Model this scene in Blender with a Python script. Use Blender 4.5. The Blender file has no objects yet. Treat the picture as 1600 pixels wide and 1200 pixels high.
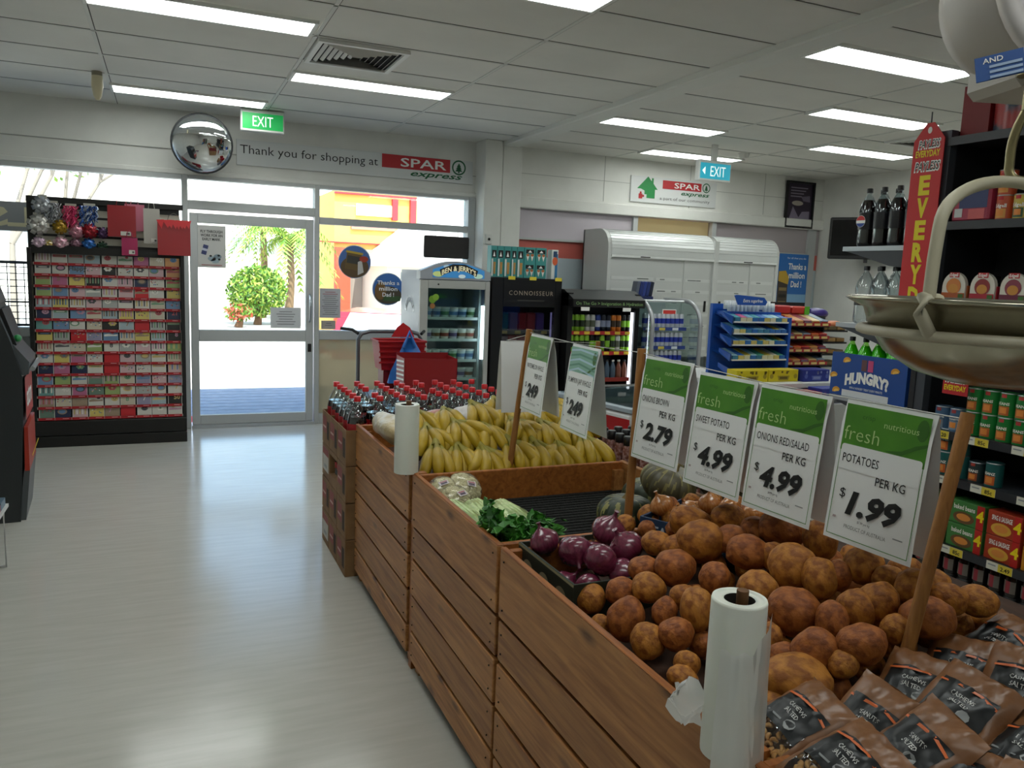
import bpy, math, random
from mathutils import Matrix, Vector, noise
C = bpy.context.scene
COL = C.collection
R = math.radians
rnd = random.Random(7)
# ---------------------------------------------------------------- camera, sky, sun, exposure
cd = bpy.data.cameras.new('camera'); cam = bpy.data.objects.new('camera', cd); COL.objects.link(cam)
cd.sensor_width = 36; cd.sensor_fit = 'HORIZONTAL'; cd.lens = 36*1242.26/1600; cd.clip_start = .05; cd.clip_end = 300
cam.matrix_world = Matrix(((.91763849,.01910953,-.39695646,0),(-.39559037,.13955634,-.90776224,0),(.03805088,.99002972,.13562182,1.545),(0,0,0,1)))
C.camera = cam
C.view_settings.view_transform = 'Standard'; C.view_settings.look = 'None'
C.view_settings.gamma = 1; C.view_settings.use_curve_mapping = False
C.view_settings.exposure = 0.0
w = bpy.data.worlds.new('sky'); C.world = w; w.use_nodes = True
nt = w.node_tree; nt.nodes.clear()
bg = nt.nodes.new('ShaderNodeBackground'); out = nt.nodes.new('ShaderNodeOutputWorld')
sky = nt.nodes.new('ShaderNodeTexSky'); sky.sky_type = 'NISHITA'; sky.sun_disc = False
sky.sun_elevation = R(58); sky.sun_rotation = R(190); sky.dust_density = 2.0
nt.links.new(sky.outputs[0], bg.inputs[0]); bg.inputs[1].default_value = .8
nt.links.new(bg.outputs[0], out.inputs[0])
sl = bpy.data.lights.new('sun', 'SUN'); so = bpy.data.objects.new('sun', sl); COL.objects.link(so)
sl.energy = 12; sl.angle = R(.6); sl.color = (1,.95,.86)
so.location = (0,-20,40); so.rotation_euler = (R(32), 0, R(10))
LAMP = 12.2          # radiance of the ceiling lamp diffusers
# ---------------------------------------------------------------- materials
def lin(h):
    h = h.lstrip('#'); o = []
    for i in (0,2,4):
        c = int(h[i:i+2],16)/255
        o.append(c/12.92 if c <= .04045 else ((c+.055)/1.055)**2.4)
    return (*o,1)
MATS = {}
def M(h, rough=.5, metal=0, spec=.5, var=None, bump=None, emit=0, coat=0, sss=0):
    """plain or noise-varied surface; var=(hex2, scale, lo, hi[, stretch]), bump=(strength, scale)"""
    key = (h,rough,metal,spec,var,bump,emit,coat,sss)
    if key in MATS: return MATS[key]
    m = bpy.data.materials.new('surface_'+h.lstrip('#')); m.use_nodes = True; t = m.node_tree
    b = t.nodes['Principled BSDF']
    b.inputs['Base Color'].default_value = lin(h); b.inputs['Roughness'].default_value = rough
    b.inputs['Metallic'].default_value = metal; b.inputs['Specular IOR Level'].default_value = spec
    if coat: b.inputs['Coat Weight'].default_value = coat; b.inputs['Coat Roughness'].default_value = .08
    if sss: b.inputs['Subsurface Weight'].default_value = sss; b.inputs['Subsurface Radius'].default_value = (.01,.006,.003)
    if emit: b.inputs['Emission Color'].default_value = lin(h); b.inputs['Emission Strength'].default_value = emit
    if var or bump:
        tc = t.nodes.new('ShaderNodeTexCoord')
    if var:
        n = t.nodes.new('ShaderNodeTexNoise'); n.inputs['Scale'].default_value = var[1]; n.inputs['Detail'].default_value = 5
        mp = t.nodes.new('ShaderNodeMapping'); t.links.new(tc.outputs['Object'], mp.inputs[0])
        if len(var) > 4: mp.inputs['Scale'].default_value = var[4]
        t.links.new(mp.outputs[0], n.inputs['Vector'])
        r = t.nodes.new('ShaderNodeValToRGB'); r.color_ramp.elements[0].position = var[2]; r.color_ramp.elements[1].position = var[3]
        r.color_ramp.elements[0].color = lin(h); r.color_ramp.elements[1].color = lin(var[0])
        t.links.new(n.outputs[0], r.inputs[0]); t.links.new(r.outputs[0], b.inputs['Base Color'])
        if emit: t.links.new(r.outputs[0], b.inputs['Emission Color'])
    if bump:
        n2 = t.nodes.new('ShaderNodeTexNoise'); n2.inputs['Scale'].default_value = bump[1]; n2.inputs['Detail'].default_value = 4
        t.links.new(tc.outputs['Object'], n2.inputs['Vector'])
        bp = t.nodes.new('ShaderNodeBump'); bp.inputs['Strength'].default_value = bump[0]; bp.inputs['Distance'].default_value = .01
        t.links.new(n2.outputs[0], bp.inputs['Height']); t.links.new(bp.outputs[0], b.inputs['Normal'])
    MATS[key] = m
    return m
def glass(tint='#ffffff', refl=.06, rough=.02, milk=0.0, milkcol='#ffffff'):
    """a thin clear sheet: straight-through light plus a mirror sheen, optionally milky"""
    key = ('glass',tint,refl,rough,milk,milkcol)
    if key in MATS: return MATS[key]
    m = bpy.data.materials.new('clear_'+tint.lstrip('#')); m.use_nodes = True; t = m.node_tree; t.nodes.clear()
    o = t.nodes.new('ShaderNodeOutputMaterial'); tr = t.nodes.new('ShaderNodeBsdfTransparent'); tr.inputs[0].default_value = lin(tint)
    gl = t.nodes.new('ShaderNodeBsdfGlossy'); gl.inputs['Roughness'].default_value = rough
    lw = t.nodes.new('ShaderNodeLayerWeight'); lw.inputs[0].default_value = .25
    mr = t.nodes.new('ShaderNodeMapRange'); mr.inputs['To Min'].default_value = refl; mr.inputs['To Max'].default_value = min(1,refl*6)
    t.links.new(lw.outputs['Fresnel'], mr.inputs['Value'])
    mx = t.nodes.new('ShaderNodeMixShader'); t.links.new(mr.outputs[0], mx.inputs[0])
    src = tr.outputs[0]
    if milk:
        d = t.nodes.new('ShaderNodeBsdfDiffuse'); d.inputs[0].default_value = lin(milkcol)
        tl = t.nodes.new('ShaderNodeBsdfTranslucent'); tl.inputs[0].default_value = lin(milkcol)
        m2 = t.nodes.new('ShaderNodeMixShader'); m2.inputs[0].default_value = .4
        t.links.new(d.outputs[0], m2.inputs[1]); t.links.new(tl.outputs[0], m2.inputs[2])
        m3 = t.nodes.new('ShaderNodeMixShader'); m3.inputs[0].default_value = milk
        t.links.new(tr.outputs[0], m3.inputs[1]); t.links.new(m2.outputs[0], m3.inputs[2]); src = m3.outputs[0]
    t.links.new(src, mx.inputs[1]); t.links.new(gl.outputs[0], mx.inputs[2]); t.links.new(mx.outputs[0], o.inputs[0])
    MATS[key] = m
    return m
def wood(h1, h2, scale=(30,2.2,30), rough=.45, knots=True, along='y'):
    key = ('wood',h1,h2,scale,rough,knots)
    if key in MATS: return MATS[key]
    m = bpy.data.materials.new('wood_'+h1.lstrip('#')); m.use_nodes = True; t = m.node_tree; b = t.nodes['Principled BSDF']
    tc = t.nodes.new('ShaderNodeTexCoord'); mp = t.nodes.new('ShaderNodeMapping'); mp.inputs['Scale'].default_value = scale
    t.links.new(tc.outputs['Object'], mp.inputs[0])
    n = t.nodes.new('ShaderNodeTexNoise'); n.inputs['Scale'].default_value = 1.6; n.inputs['Detail'].default_value = 6; n.inputs['Distortion'].default_value = .8
    t.links.new(mp.outputs[0], n.inputs['Vector'])
    r = t.nodes.new('ShaderNodeValToRGB'); r.color_ramp.elements[0].position = .3; r.color_ramp.elements[1].position = .72
    r.color_ramp.elements[0].color = lin(h1); r.color_ramp.elements[1].color = lin(h2)
    t.links.new(n.outputs[0], r.inputs[0]); c = r.outputs[0]
    if knots:
        mp2 = t.nodes.new('ShaderNodeMapping'); mp2.inputs['Scale'].default_value = (5,3.2,9)
        t.links.new(tc.outputs['Object'], mp2.inputs[0])
        v = t.nodes.new('ShaderNodeTexVoronoi'); v.inputs['Scale'].default_value = 1.0; t.links.new(mp2.outputs[0], v.inputs['Vector'])
        r2 = t.nodes.new('ShaderNodeValToRGB'); r2.color_ramp.elements[0].position = .05; r2.color_ramp.elements[1].position = .17
        r2.color_ramp.elements[0].color = (.16,.12,.1,1); r2.color_ramp.elements[1].color = (1,1,1,1)
        t.links.new(v.outputs['Distance'], r2.inputs[0])
        mm = t.nodes.new('ShaderNodeMix'); mm.data_type = 'RGBA'; mm.blend_type = 'MULTIPLY'; mm.inputs[0].default_value = .8
        t.links.new(c, mm.inputs[6]); t.links.new(r2.outputs[0], mm.inputs[7]); c = mm.outputs[2]
    t.links.new(c, b.inputs['Base Color']); b.inputs['Roughness'].default_value = rough; b.inputs['Specular IOR Level'].default_value = .4
    bp = t.nodes.new('ShaderNodeBump'); bp.inputs['Strength'].default_value = .15; bp.inputs['Distance'].default_value = .004
    t.links.new(n.outputs[0], bp.inputs['Height']); t.links.new(bp.outputs[0], b.inputs['Normal'])
    MATS[key] = m
    return m
# ---------------------------------------------------------------- mesh builder
TEXTS = {}
def text_mesh(s, bold, shear, res, sp):
    k = (s,bold,shear,res,sp)
    if k not in TEXTS:
        cu = bpy.data.curves.new('t','FONT'); cu.body = s; cu.size = 1; cu.offset = bold; cu.shear = shear; cu.resolution_u = res; cu.space_character = sp
        o = bpy.data.objects.new('t', cu)
        me = o.to_mesh()
        vs = [tuple(v.co) for v in me.vertices]; fs = [tuple(p.vertices) for p in me.polygons]
        o.to_mesh_clear(); bpy.data.objects.remove(o); bpy.data.curves.remove(cu)
        if vs:
            x0 = min(v[0] for v in vs); x1 = max(v[0] for v in vs); y0 = min(v[1] for v in vs); y1 = max(v[1] for v in vs)
        else: x0=x1=y0=y1=0
        TEXTS[k] = (vs, fs, x0, x1, y0, y1)
    return TEXTS[k]
I4 = Matrix.Identity(4)
def T(x,y,z): return Matrix.Translation((x,y,z))
def RX(a): return Matrix.Rotation(R(a),4,'X')
def RY(a): return Matrix.Rotation(R(a),4,'Y')
def RZ(a): return Matrix.Rotation(R(a),4,'Z')
def SC(x,y,z): return Matrix.Diagonal((x,y,z,1))
FACE_Y = RX(90)                    # a drawing in x,y seen on a face that looks towards -y
FACE_X = RZ(-90) @ RX(90)          # the same on a face that looks towards -x
class MB:
    def __init__(s, tf=None): s.v=[]; s.f=[]; s.mi=[]; s.sm=[]; s.ms=[]; s.t = tf or I4
    def m(s, m):
        if m not in s.ms: s.ms.append(m)
        return s.ms.index(m)
    def add(s, vs, fs, m, smooth=False):
        n = len(s.v); t = s.t; i = s.m(m)
        s.v += [tuple(t @ Vector(v)) for v in vs]
        for f in fs: s.f.append(tuple(n+k for k in f)); s.mi.append(i); s.sm.append(smooth)
        return s
    def box(s, x0,y0,z0,x1,y1,z1, m, b=0):
        if x1<x0: x0,x1=x1,x0
        if y1<y0: y0,y1=y1,y0
        if z1<z0: z0,z1=z1,z0
        if not b:
            return s.add([(x0,y0,z0),(x1,y0,z0),(x1,y1,z0),(x0,y1,z0),(x0,y0,z1),(x1,y0,z1),(x1,y1,z1),(x0,y1,z1)],
              [(0,3,2,1),(4,5,6,7),(0,1,5,4),(1,2,6,5),(2,3,7,6),(3,0,4,7)], m)
        b = min(b,(x1-x0)*.49,(y1-y0)*.49,(z1-z0)*.49)
        X=(x0,x1);Y=(y0,y1);Z=(z0,z1);vs=[];ix={}
        for a in (0,1):
            for c in (0,1):
                for d in (0,1):
                    sx=1-2*a; sy=1-2*c; sz=1-2*d
                    for k,(p,q,r_) in enumerate(((0,1,1),(1,0,1),(1,1,0))):
                        ix[a,c,d,k]=len(vs); vs.append((X[a]+sx*b*p,Y[c]+sy*b*q,Z[d]+sz*b*r_))
        fs=[]
        for a in (0,1):
            q=[ix[a,0,0,0],ix[a,1,0,0],ix[a,1,1,0],ix[a,0,1,0]]; fs.append(tuple(q if a else q[::-1]))
            q=[ix[0,a,0,1],ix[0,a,1,1],ix[1,a,1,1],ix[1,a,0,1]]; fs.append(tuple(q if a else q[::-1]))
            q=[ix[0,0,a,2],ix[1,0,a,2],ix[1,1,a,2],ix[0,1,a,2]]; fs.append(tuple(q if a else q[::-1]))
        for a in (0,1):
            for c in (0,1):
                q=[ix[a,c,0,0],ix[a,c,0,1],ix[a,c,1,1],ix[a,c,1,0]]; fs.append(tuple(q if a==c else q[::-1])[::-1])
                q=[ix[a,0,c,0],ix[a,0,c,2],ix[a,1,c,2],ix[a,1,c,0]]; fs.append(tuple(q if a==c else q[::-1]))
                q=[ix[0,a,c,1],ix[0,a,c,2],ix[1,a,c,2],ix[1,a,c,1]]; fs.append(tuple(q if a==c else q[::-1])[::-1])
                for d in (0,1):
                    q=[ix[a,c,d,0],ix[a,c,d,1],ix[a,c,d,2]]; fs.append(tuple(q if (a+c+d)%2 else q[::-1]))
        return s.add(vs,fs,m)
    def quad(s, a,b,c,d, m): return s.add([a,b,c,d],[(0,1,2,3)],m)
    def ring_skin(s, rings, m, caps=True, smooth=True):
        n=len(rings[0]); vs=[p for r_ in rings for p in r_]; fs=[]
        for i in range(len(rings)-1):
            for j in range(n):
                fs.append((i*n+j,i*n+(j+1)%n,(i+1)*n+(j+1)%n,(i+1)*n+j))
        s.add(vs,fs,m,smooth)
        if caps:
            s.add(rings[0],[tuple(range(n))[::-1]],m); s.add(rings[-1],[tuple(range(n))],m)
        return s
    def lathe(s, prof, m, n=20, c=(0,0,0), caps=True, smooth=True):
        return s.ring_skin([[(c[0]+r_*math.cos(2*math.pi*k/n),c[1]+r_*math.sin(2*math.pi*k/n),c[2]+z) for k in range(n)] for r_,z in prof],m,caps,smooth)
    def cyl(s, c, r_, h, m, n=16): return s.lathe([(r_,0),(r_,h)],m,n,c)
    def tube(s, pts, r_, m, n=8, caps=True, closed=False):
        pts=[Vector(p) for p in pts]; rings=[]; N=len(pts); up=None
        for i,p in enumerate(pts):
            a=pts[(i-1)%N] if (i or closed) else p; b=pts[(i+1)%N] if (i<N-1 or closed) else p
            d=(b-a).normalized()
            if up is None:
                up=Vector((0,0,1)) if abs(d.z)<.9 else Vector((1,0,0))
            u=(up-d*up.dot(d)).normalized(); v=d.cross(u); up=u
            rr=r_[i] if isinstance(r_,(list,tuple)) else r_
            rings.append([tuple(p+(u*math.cos(2*math.pi*k/n)+v*math.sin(2*math.pi*k/n))*rr) for k in range(n)])
        if closed: rings.append(rings[0]); caps=False
        return s.ring_skin(rings,m,caps)
    def prism(s, pts, h, m, z=0):
        """a flat outline in x,y (anticlockwise) pulled up from z to z+h"""
        n=len(pts); vs=[(x,y,z) for x,y in pts]+[(x,y,z+h) for x,y in pts]
        fs=[tuple(range(n))[::-1],tuple(range(n,2*n))]+[(i,(i+1)%n,n+(i+1)%n,n+i) for i in range(n)]
        return s.add(vs,fs,m)
    def flat(s, pts, m, z=0): return s.add([(x,y,z) for x,y in pts],[tuple(range(len(pts)))],m)
    def rect(s, x0,y0,x1,y1, m, z=0): return s.flat([(x0,y0),(x1,y0),(x1,y1),(x0,y1)],m,z)
    def disc(s, x,y,rx,ry, m, z=0, n=24, a0=0, a1=360):
        k = n if a1-a0==360 else n+1
        return s.flat([(x+rx*math.cos(R(a0+(a1-a0)*i/n)),y+ry*math.sin(R(a0+(a1-a0)*i/n))) for i in range(k)],m,z)
    def ell(s, c, r_, m, nu=16, nv=10):
        rings=[]
        for j in range(nv+1):
            a=-math.pi/2+math.pi*j/nv; q=max(math.cos(a),1e-3)
            rings.append([(c[0]+r_[0]*q*math.cos(2*math.pi*k/nu),c[1]+r_[1]*q*math.sin(2*math.pi*k/nu),c[2]+r_[2]*math.sin(a)) for k in range(nu)])
        return s.ring_skin(rings,m,True)
    def text(s, x,y, st, h, m, z=0, w=None, bold=0, shear=0, align='C', res=2, sp=1, arc=0):
        """lettering of cap height about h (and total width w if given) on the x,y plane"""
        vs,fs,x0,x1,y0,y1=text_mesh(st,bold,shear,res,sp)
        if not vs: return s
        k=h/.70; kx=(w/(x1-x0)) if w else k
        ox={'L':x0,'C':(x0+x1)/2,'R':x1}[align]
        pv=[]
        for a,b,_ in vs:
            px=(a-ox)*kx; py=b*k
            if arc: py += -arc*px*px
            pv.append((x+px,y+py,z))
        return s.add(pv,fs,m)
    def mesh(s, name):
        me=bpy.data.meshes.new(name); me.from_pydata(s.v,[],s.f)
        for m_ in s.ms: me.materials.append(m_)
        me.polygons.foreach_set('material_index',s.mi); me.polygons.foreach_set('use_smooth',s.sm); me.update()
        return me
    def build(s, name, parent=None, loc=(0,0,0), rot=(0,0,0), label=None, cat=None, group=None, kind=None):
        """links the collected shapes as ONE mesh object; world-space shapes under an unrotated thing are shifted to its base"""
        o=bpy.data.objects.new(name, s.mesh(name)); COL.objects.link(o)
        o.location=loc; o.rotation_euler=rot
        if parent: o.parent=parent
        tag(o,label,cat,group,kind)
        return o
    def world(s, name, parent, **k):
        p=parent; off=Vector((0,0,0))
        while p: off+=p.location; p=p.parent
        s.v=[(a-off.x,b-off.y,c-off.z) for a,b,c in s.v]
        return s.build(name,parent,**k)
def tag(o,label=None,cat=None,group=None,kind=None):
    if label: o['label']=label
    if cat: o['category']=cat
    if group: o['group']=group
    if kind: o['kind']=kind
    return o
def thing(name,label,cat,loc=(0,0,0),rz=0,group=None,rot=None):
    o=bpy.data.objects.new(name,None); COL.objects.link(o); o.location=loc
    o.rotation_euler=rot or (0,0,R(rz)); o.empty_display_size=.05
    return tag(o,label,cat,group)
def dup(src,label,loc=None,rot=None,group=None,scale=None):
    """a copy of a thing with copies of its parts and their sub-parts"""
    def cp(o,par):
        c=o.copy(); COL.objects.link(c)
        if par: c.parent=par
        for ch in KIDS.get(o.name) or list(o.children): cp(ch,c)
        return c
    c=cp(src,None)
    if loc is not None: c.location=loc
    if rot is not None: c.rotation_euler=rot
    if scale is not None: c.scale=scale
    c['label']=label
    if group: c['group']=group
    return c
KIDS={}
ORD=['first','second','third','fourth','fifth','sixth','seventh','eighth','ninth','tenth','eleventh','twelfth','thirteenth','fourteenth','fifteenth','sixteenth','seventeenth','eighteenth','nineteenth','twentieth','twenty-first','twenty-second','twenty-third','twenty-fourth','twenty-fifth']
def nth(i,n=None):
    if n and i==n-1: return 'last'
    return ORD[i]
def struct(mb,name,parent=None): return mb.build(name,parent,kind=None if parent else 'structure')
WHITE=M('#e9eae6',.6); BLACK=M('#0c0c0d',.4); BLK2=M('#17181a',.5); STEEL=M('#b9bcbe',.28,1); RED=M('#c3141c',.45); PAPER=M('#f2f2ee',.7)
YELLOW=M('#f4d60a',.5); INK=M('#0a0a0a',.6); ALU=M('#bfc3c6',.4,.6); GREY=M('#8e9192',.5)
# ================================================================ room
YW=7.97; ZC=2.89
wallm=M('#e4e4de',.75,var=('#dbdbd5',3,.35,.65)); frm=M('#b9bcbb',.5); 
fl=M('#b9b7ae',.17,var=('#c2c0b8',4.0,.3,.7,(.9,7,1)),spec=.55)
struct(MB().box(-2.6,-3,-.1,7.7,8.12,0,fl),'floor')
struct(MB().box(-2.6,-3,ZC,7.7,8.0,ZC+.06,M('#e3e2db',.85,var=('#dad9d2',2,.3,.7))),'ceiling')
b=MB(); barm=M('#d6d7d1',.6); gap=M('#5a5a55',.9)
def bar(x0,y0,x1,y1,wd=.011):
    if abs(x1-x0)<1e-6:
        b.box(x0-wd,y0,ZC-.004,x0+wd,y1,ZC+.01,barm); b.box(x0+wd,y0,ZC-.0015,x0+wd+.005,y1,ZC+.01,gap)
    else:
        b.box(x0,y0-wd,ZC-.004,x1,y0+wd,ZC+.01,barm); b.box(x0,y0-wd-.005,ZC-.0015,x1,y0-wd,ZC+.01,gap)
for x in (-1.57,-.37,.834,2.03): bar(x,-3,x,YW)
for k in range(-10,8): bar(-2.6,3.16+.6*k,3.18,3.16+.6*k)
for x in (4.6,5.77,6.95): bar(x,-3,x,YW)
for k in range(-10,7): bar(3.36,3.82+.6*k,7.7,3.82+.6*k)
struct(b,'trim_1')
struct(MB().box(3.18,-3,ZC-.045,3.36,7.72,ZC+.01,M('#dcddd6',.6),.008),'trim_2')
struct(MB().box(-2.75,-3.1,3.3,7.9,8.4,3.5,WHITE),'roof')
struct(MB().box(-2.75,-3,0,-2.6,8.12,3.3,wallm),'wall_left')
struct(MB().box(7.7,-3,0,7.85,8.12,3.3,wallm),'wall_right')
struct(MB().box(-2.75,-3.1,0,7.85,-3,3.3,wallm),'wall_back')
# front wall: header over door and windows, pillar, blind right half
b=MB(); b.box(-2.6,YW,2.33,3.0,8.12,3.3,wallm)
b.box(-2.6,YW-.03,2.33,2.99,YW,2.375,wallm,.006); b.box(-2.6,YW-.012,2.545,2.99,YW,2.552,M('#a9aaa4',.8))
b.box(2.98,7.70,0,3.17,8.12,ZC,wallm,.006); b.box(3.185,7.73,0,3.40,8.12,ZC,wallm,.006)
b.box(3.40,7.95,2.26,7.7,8.12,3.3,wallm); b.box(3.40,7.90,2.26,7.7,7.95,2.38,wallm,.008)
for x in (4.5,5.65,6.75): b.box(x,7.946,2.40,x+.006,7.95,ZC,M('#b3b4ae',.8))
b.box(3.40,7.947,2.62,7.7,7.95,2.626,M('#b3b4ae',.8))
b.box(3.40,7.97,0,7.7,8.12,1.75,M('#b9c6cc',.4)); b.box(3.40,7.97,1.75,7.7,8.12,1.94,M('#d0685c',.5))
b.box(3.40,7.97,1.94,4.95,8.12,2.26,M('#c4bcc3',.7)); b.box(6.05,7.97,1.94,7.7,8.12,2.26,M('#a9a0a2',.7))
b.box(4.95,8.08,1.94,6.05,8.12,2.26,M('#c9b98a',.8,emit=.22))  # yellow pane: its glow stands in for daylight from outside
for x in (4.9,6.0,7.5): b.box(x,7.93,1.2,x+.06,8.0,2.26,frm)
b.box(3.4,7.93,1.93,7.5,7.98,1.955,frm); b.box(7.56,7.93,0,7.62,7.97,2.26,frm)
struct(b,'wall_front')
# left window
pane=glass('#eef4f2',.035)
b=MB(); b.box(.145,7.93,0,.195,8.08,2.33,frm,.005); b.box(-2.6,7.93,.86,.145,8.05,.94,frm,.005); b.box(-2.6,7.95,0,.145,8.05,.86,M('#8f918f',.6))
b.box(-2.6,7.94,2.29,.145,8.05,2.33,frm)
w1=struct(b,'window_1'); struct(MB().box(-2.6,8.0,.94,.145,8.006,2.29,pane),'window_pane',w1)
# door with transom
b=MB(); b.box(.195,7.93,2.03,1.33,8.06,2.11,frm,.005); b.box(1.33,7.93,0,1.375,8.08,2.33,frm,.005); b.box(.195,7.94,2.3,1.33,8.05,2.33,frm)
d1=struct(b,'door_1'); struct(MB().box(.195,8.0,2.11,1.33,8.006,2.3,pane),'transom_pane',d1)
b=MB()
b.box(.205,7.95,.03,.275,8.0,2.0,frm,.004); b.box(1.25,7.95,.03,1.32,8.0,2.0,frm,.004); b.box(.275,7.95,1.91,1.25,8.0,2.0,frm,.004)
b.box(.275,7.95,.82,1.25,8.0,.93,frm,.004); b.box(.275,7.95,.03,1.25,8.0,.12,frm,.004)
struct(b,'door_leaf',d1)
b=MB(); b.box(.275,7.972,.12,1.25,7.978,.82,pane); b.box(.275,7.972,.93,1.25,7.978,1.91,pane); struct(b,'door_pane',d1)
b=MB(); b.tube([(1.285,7.95,1.02),(1.285,7.90,1.04),(1.285,7.89,1.15),(1.285,7.90,1.26),(1.285,7.95,1.28)],.011,STEEL); struct(b,'door_handle',d1)
struct(MB().box(1.268,7.946,.72,1.302,7.951,.80,M('#3a3a3a',.4,.8)),'door_lock',d1)
struct(MB().box(.2,7.9,0,1.33,8.1,.028,ALU),'trim_3')
# right window
b=MB(); b.box(1.375,7.94,1.965,2.9,8.05,2.03,frm,.004); b.box(1.375,7.94,.84,2.9,8.05,.93,frm,.004); b.box(2.9,7.93,0,2.98,8.08,2.33,frm,.005)
b.box(1.375,7.94,2.3,2.9,8.05,2.33,frm); b.box(1.375,7.94,0,2.9,8.05,.1,frm)
w2=struct(b,'window_2')
b=MB(); b.box(1.375,8.0,.93,2.9,8.006,1.965,pane); b.box(1.375,8.0,2.03,2.9,8.006,2.3,pane); struct(b,'window_pane',w2)
struct(MB().box(1.375,7.985,.1,2.9,8.0,.84,glass('#f4ecd8',.03,.2,.85,'#b9b195')),'window_panel',w2)
# ================================================================ street
pav=M('#8b93a0',.8,var=('#7c8796',9,.4,.6)); white=M('#ece9e2',.8); conc=M('#c9c4ba',.85)
b=MB(); b.box(-14,8.12,-.12,16,10.6,-.02,pav)
for k in range(1,12): b.box(-6,8.12+.22*k,-.021,6,8.12+.22*k+.012,-.0185,M('#6e7680',.9))
struct(b,'footpath')
struct(MB().add([(-30,10.6,-.02),(40,10.6,-.02),(40,13,-.1),(-30,13,-.1),(40,18,-.8),(-30,18,-.8),(60,60,-.9),(-60,60,-.9)],[(0,1,2,3),(3,2,4,5),(5,4,6,7)],conc),'road')
struct(MB().box(-30,10.62,-1.2,3.3,40,-.015,conc),'forecourt')
tag(MB().box(.1,8.2,-.02,1.5,8.62,-.005,M('#b8242a',.9)).build('door_mat'),'red mat on the pavers outside the glass door','mat')
leafm=[M(h,.5) for h in ('#5f8a2a','#86a83c','#3f6b22','#a8b850')]
def leaves(b,c,r_,n,size,mats,seed,longer=1.6):
    q=random.Random(seed)
    for i in range(n):
        while 1:
            d=Vector((q.uniform(-1,1),q.uniform(-1,1),q.uniform(-1,1)))
            if .3<d.length<1: break
        p=Vector((c[0]+d.x*r_[0],c[1]+d.y*r_[1],c[2]+d.z*r_[2]))
        u=Vector((q.gauss(0,1),q.gauss(0,1),q.gauss(0,1))).normalized(); v=u.cross(Vector((q.gauss(0,1),q.gauss(0,1),q.gauss(0,1)))).normalized()
        u*=size*longer*q.uniform(.6,1.2); v*=size*.5
        b.add([p-u,p-u*.2+v,p+u,p-u*.2-v],[(0,1,2,3)],mats[i%len(mats)])
def P3(px,py,y):   # a far point given by its bearing: street furniture is set out along sight lines from the door
    d=Vector(((px-800)/1242.26,-(py-600)/1242.26,1)); M3=cam.matrix_world.to_3x3(); q=M3@Vector((d.x,d.y,-1)); k=y/q.y
    return Vector((q.x*k,y,1.545+q.z*k))
def shrub(name,label,cat,c,r_,n,size,mats,seed,trunk):
    t=thing(name,label,cat,(c[0],c[1],-.02))
    b=MB(); leaves(b,c,r_,n,size,mats,seed); b.world('foliage',t)
    b=MB(); b.tube([(c[0],c[1],-.02),(c[0]+.05,c[1],c[2]*.4),(c[0],c[1],c[2])],[.11,.08,.04],M('#6b4d34',.9)); b.world('trunk',t)
shrub('leafy_shrub','round leafy green shrub outside beyond the glass door','shrub',P3(402,455,22),(.78,.7,.68),3200,.055,leafm,3,1)
shrub('flowering_shrub','low red-leaved shrub beside the large green one outside','shrub',P3(372,488,21),(.4,.35,.22),240,.06,[M('#b4523a',.6),leafm[0]],4,1)
def palm(label,base,h,n,L,seed,cols):
    q=random.Random(seed); t=thing('palm_tree',label,'palm tree',base)
    MB().tube([(0,0,0),(.1,0,h*.5),(.05,0,h)],[.14,.1,.09],M('#7a6248',.9)).build('trunk',t)
    b=MB()
    for k in range(n):
        a=2*math.pi*k/n+q.uniform(-.2,.2); up=q.uniform(.1,1.1); pts=[]
        for i in range(9):
            s_=i/8; pts.append(Vector((.05+math.cos(a)*L*s_,math.sin(a)*L*s_,h+L*(up*s_-1.25*s_*s_))))
        for i in range(8):
            p,q2=pts[i],pts[i+1]; side=Vector((-math.sin(a),math.cos(a),0))
            for sg in (-1,1):
                for e in (.25,.75):
                    o=p.lerp(q2,e); tip=o+side*sg*L*.20*(1-i/11)+Vector((math.cos(a)*.12,math.sin(a)*.12,-L*.13))
                    b.add([o,o+(q2-p)*.3,tip],[(0,1,2)],cols[(k+i)%len(cols)])
    b.build('crown',t)
g=P3(450,400,24); palm('palm with drooping yellow-green fronds right of the round shrub',(g.x,24,-.02),g.z+.55,30,1.5,5,[leafm[1],leafm[3],leafm[0]])
g=P3(408,365,25); palm('palm behind the round shrub with upright fronds',(g.x,25,-.02),g.z+.2,24,1.2,6,[leafm[0],leafm[1]])
def bare(label,px,y,top,seed):
    q=random.Random(seed); g=P3(px,300,y); t=thing('bare_tree',label,'tree',(g.x,y,-.9)); b=MB(); bk=M('#8d8378',.9)
    def br(p,d,l,r_,k):
        e=p+d*l; b.tube([p,p+d*l*.5+Vector((q.uniform(-.1,.1),0,q.uniform(-.1,.1)))*l*.4,e],[r_,r_*.8,r_*.6],bk,5)
        if k:
            for j in range(3): br(e,(d+Vector((q.uniform(-.8,.8),q.uniform(-.4,.4),q.uniform(-.1,.6)))).normalized(),l*.62,r_*.6,k-1)
    br(Vector((0,0,0)),Vector((0,0,1)),top*.52,.1,4); b.build('branches',t)
    b=MB(); leaves(b,(0,0,top*.98),(1.5,1,1.1),130,.09,[leafm[1],leafm[0]],seed); b.build('foliage',t)
bare('sparse tree seen over the left window top, nearest the left edge',15,20,5.2,11)
bare('sparse tree seen above the ribbon rack top',95,22,5.4,12)
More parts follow.
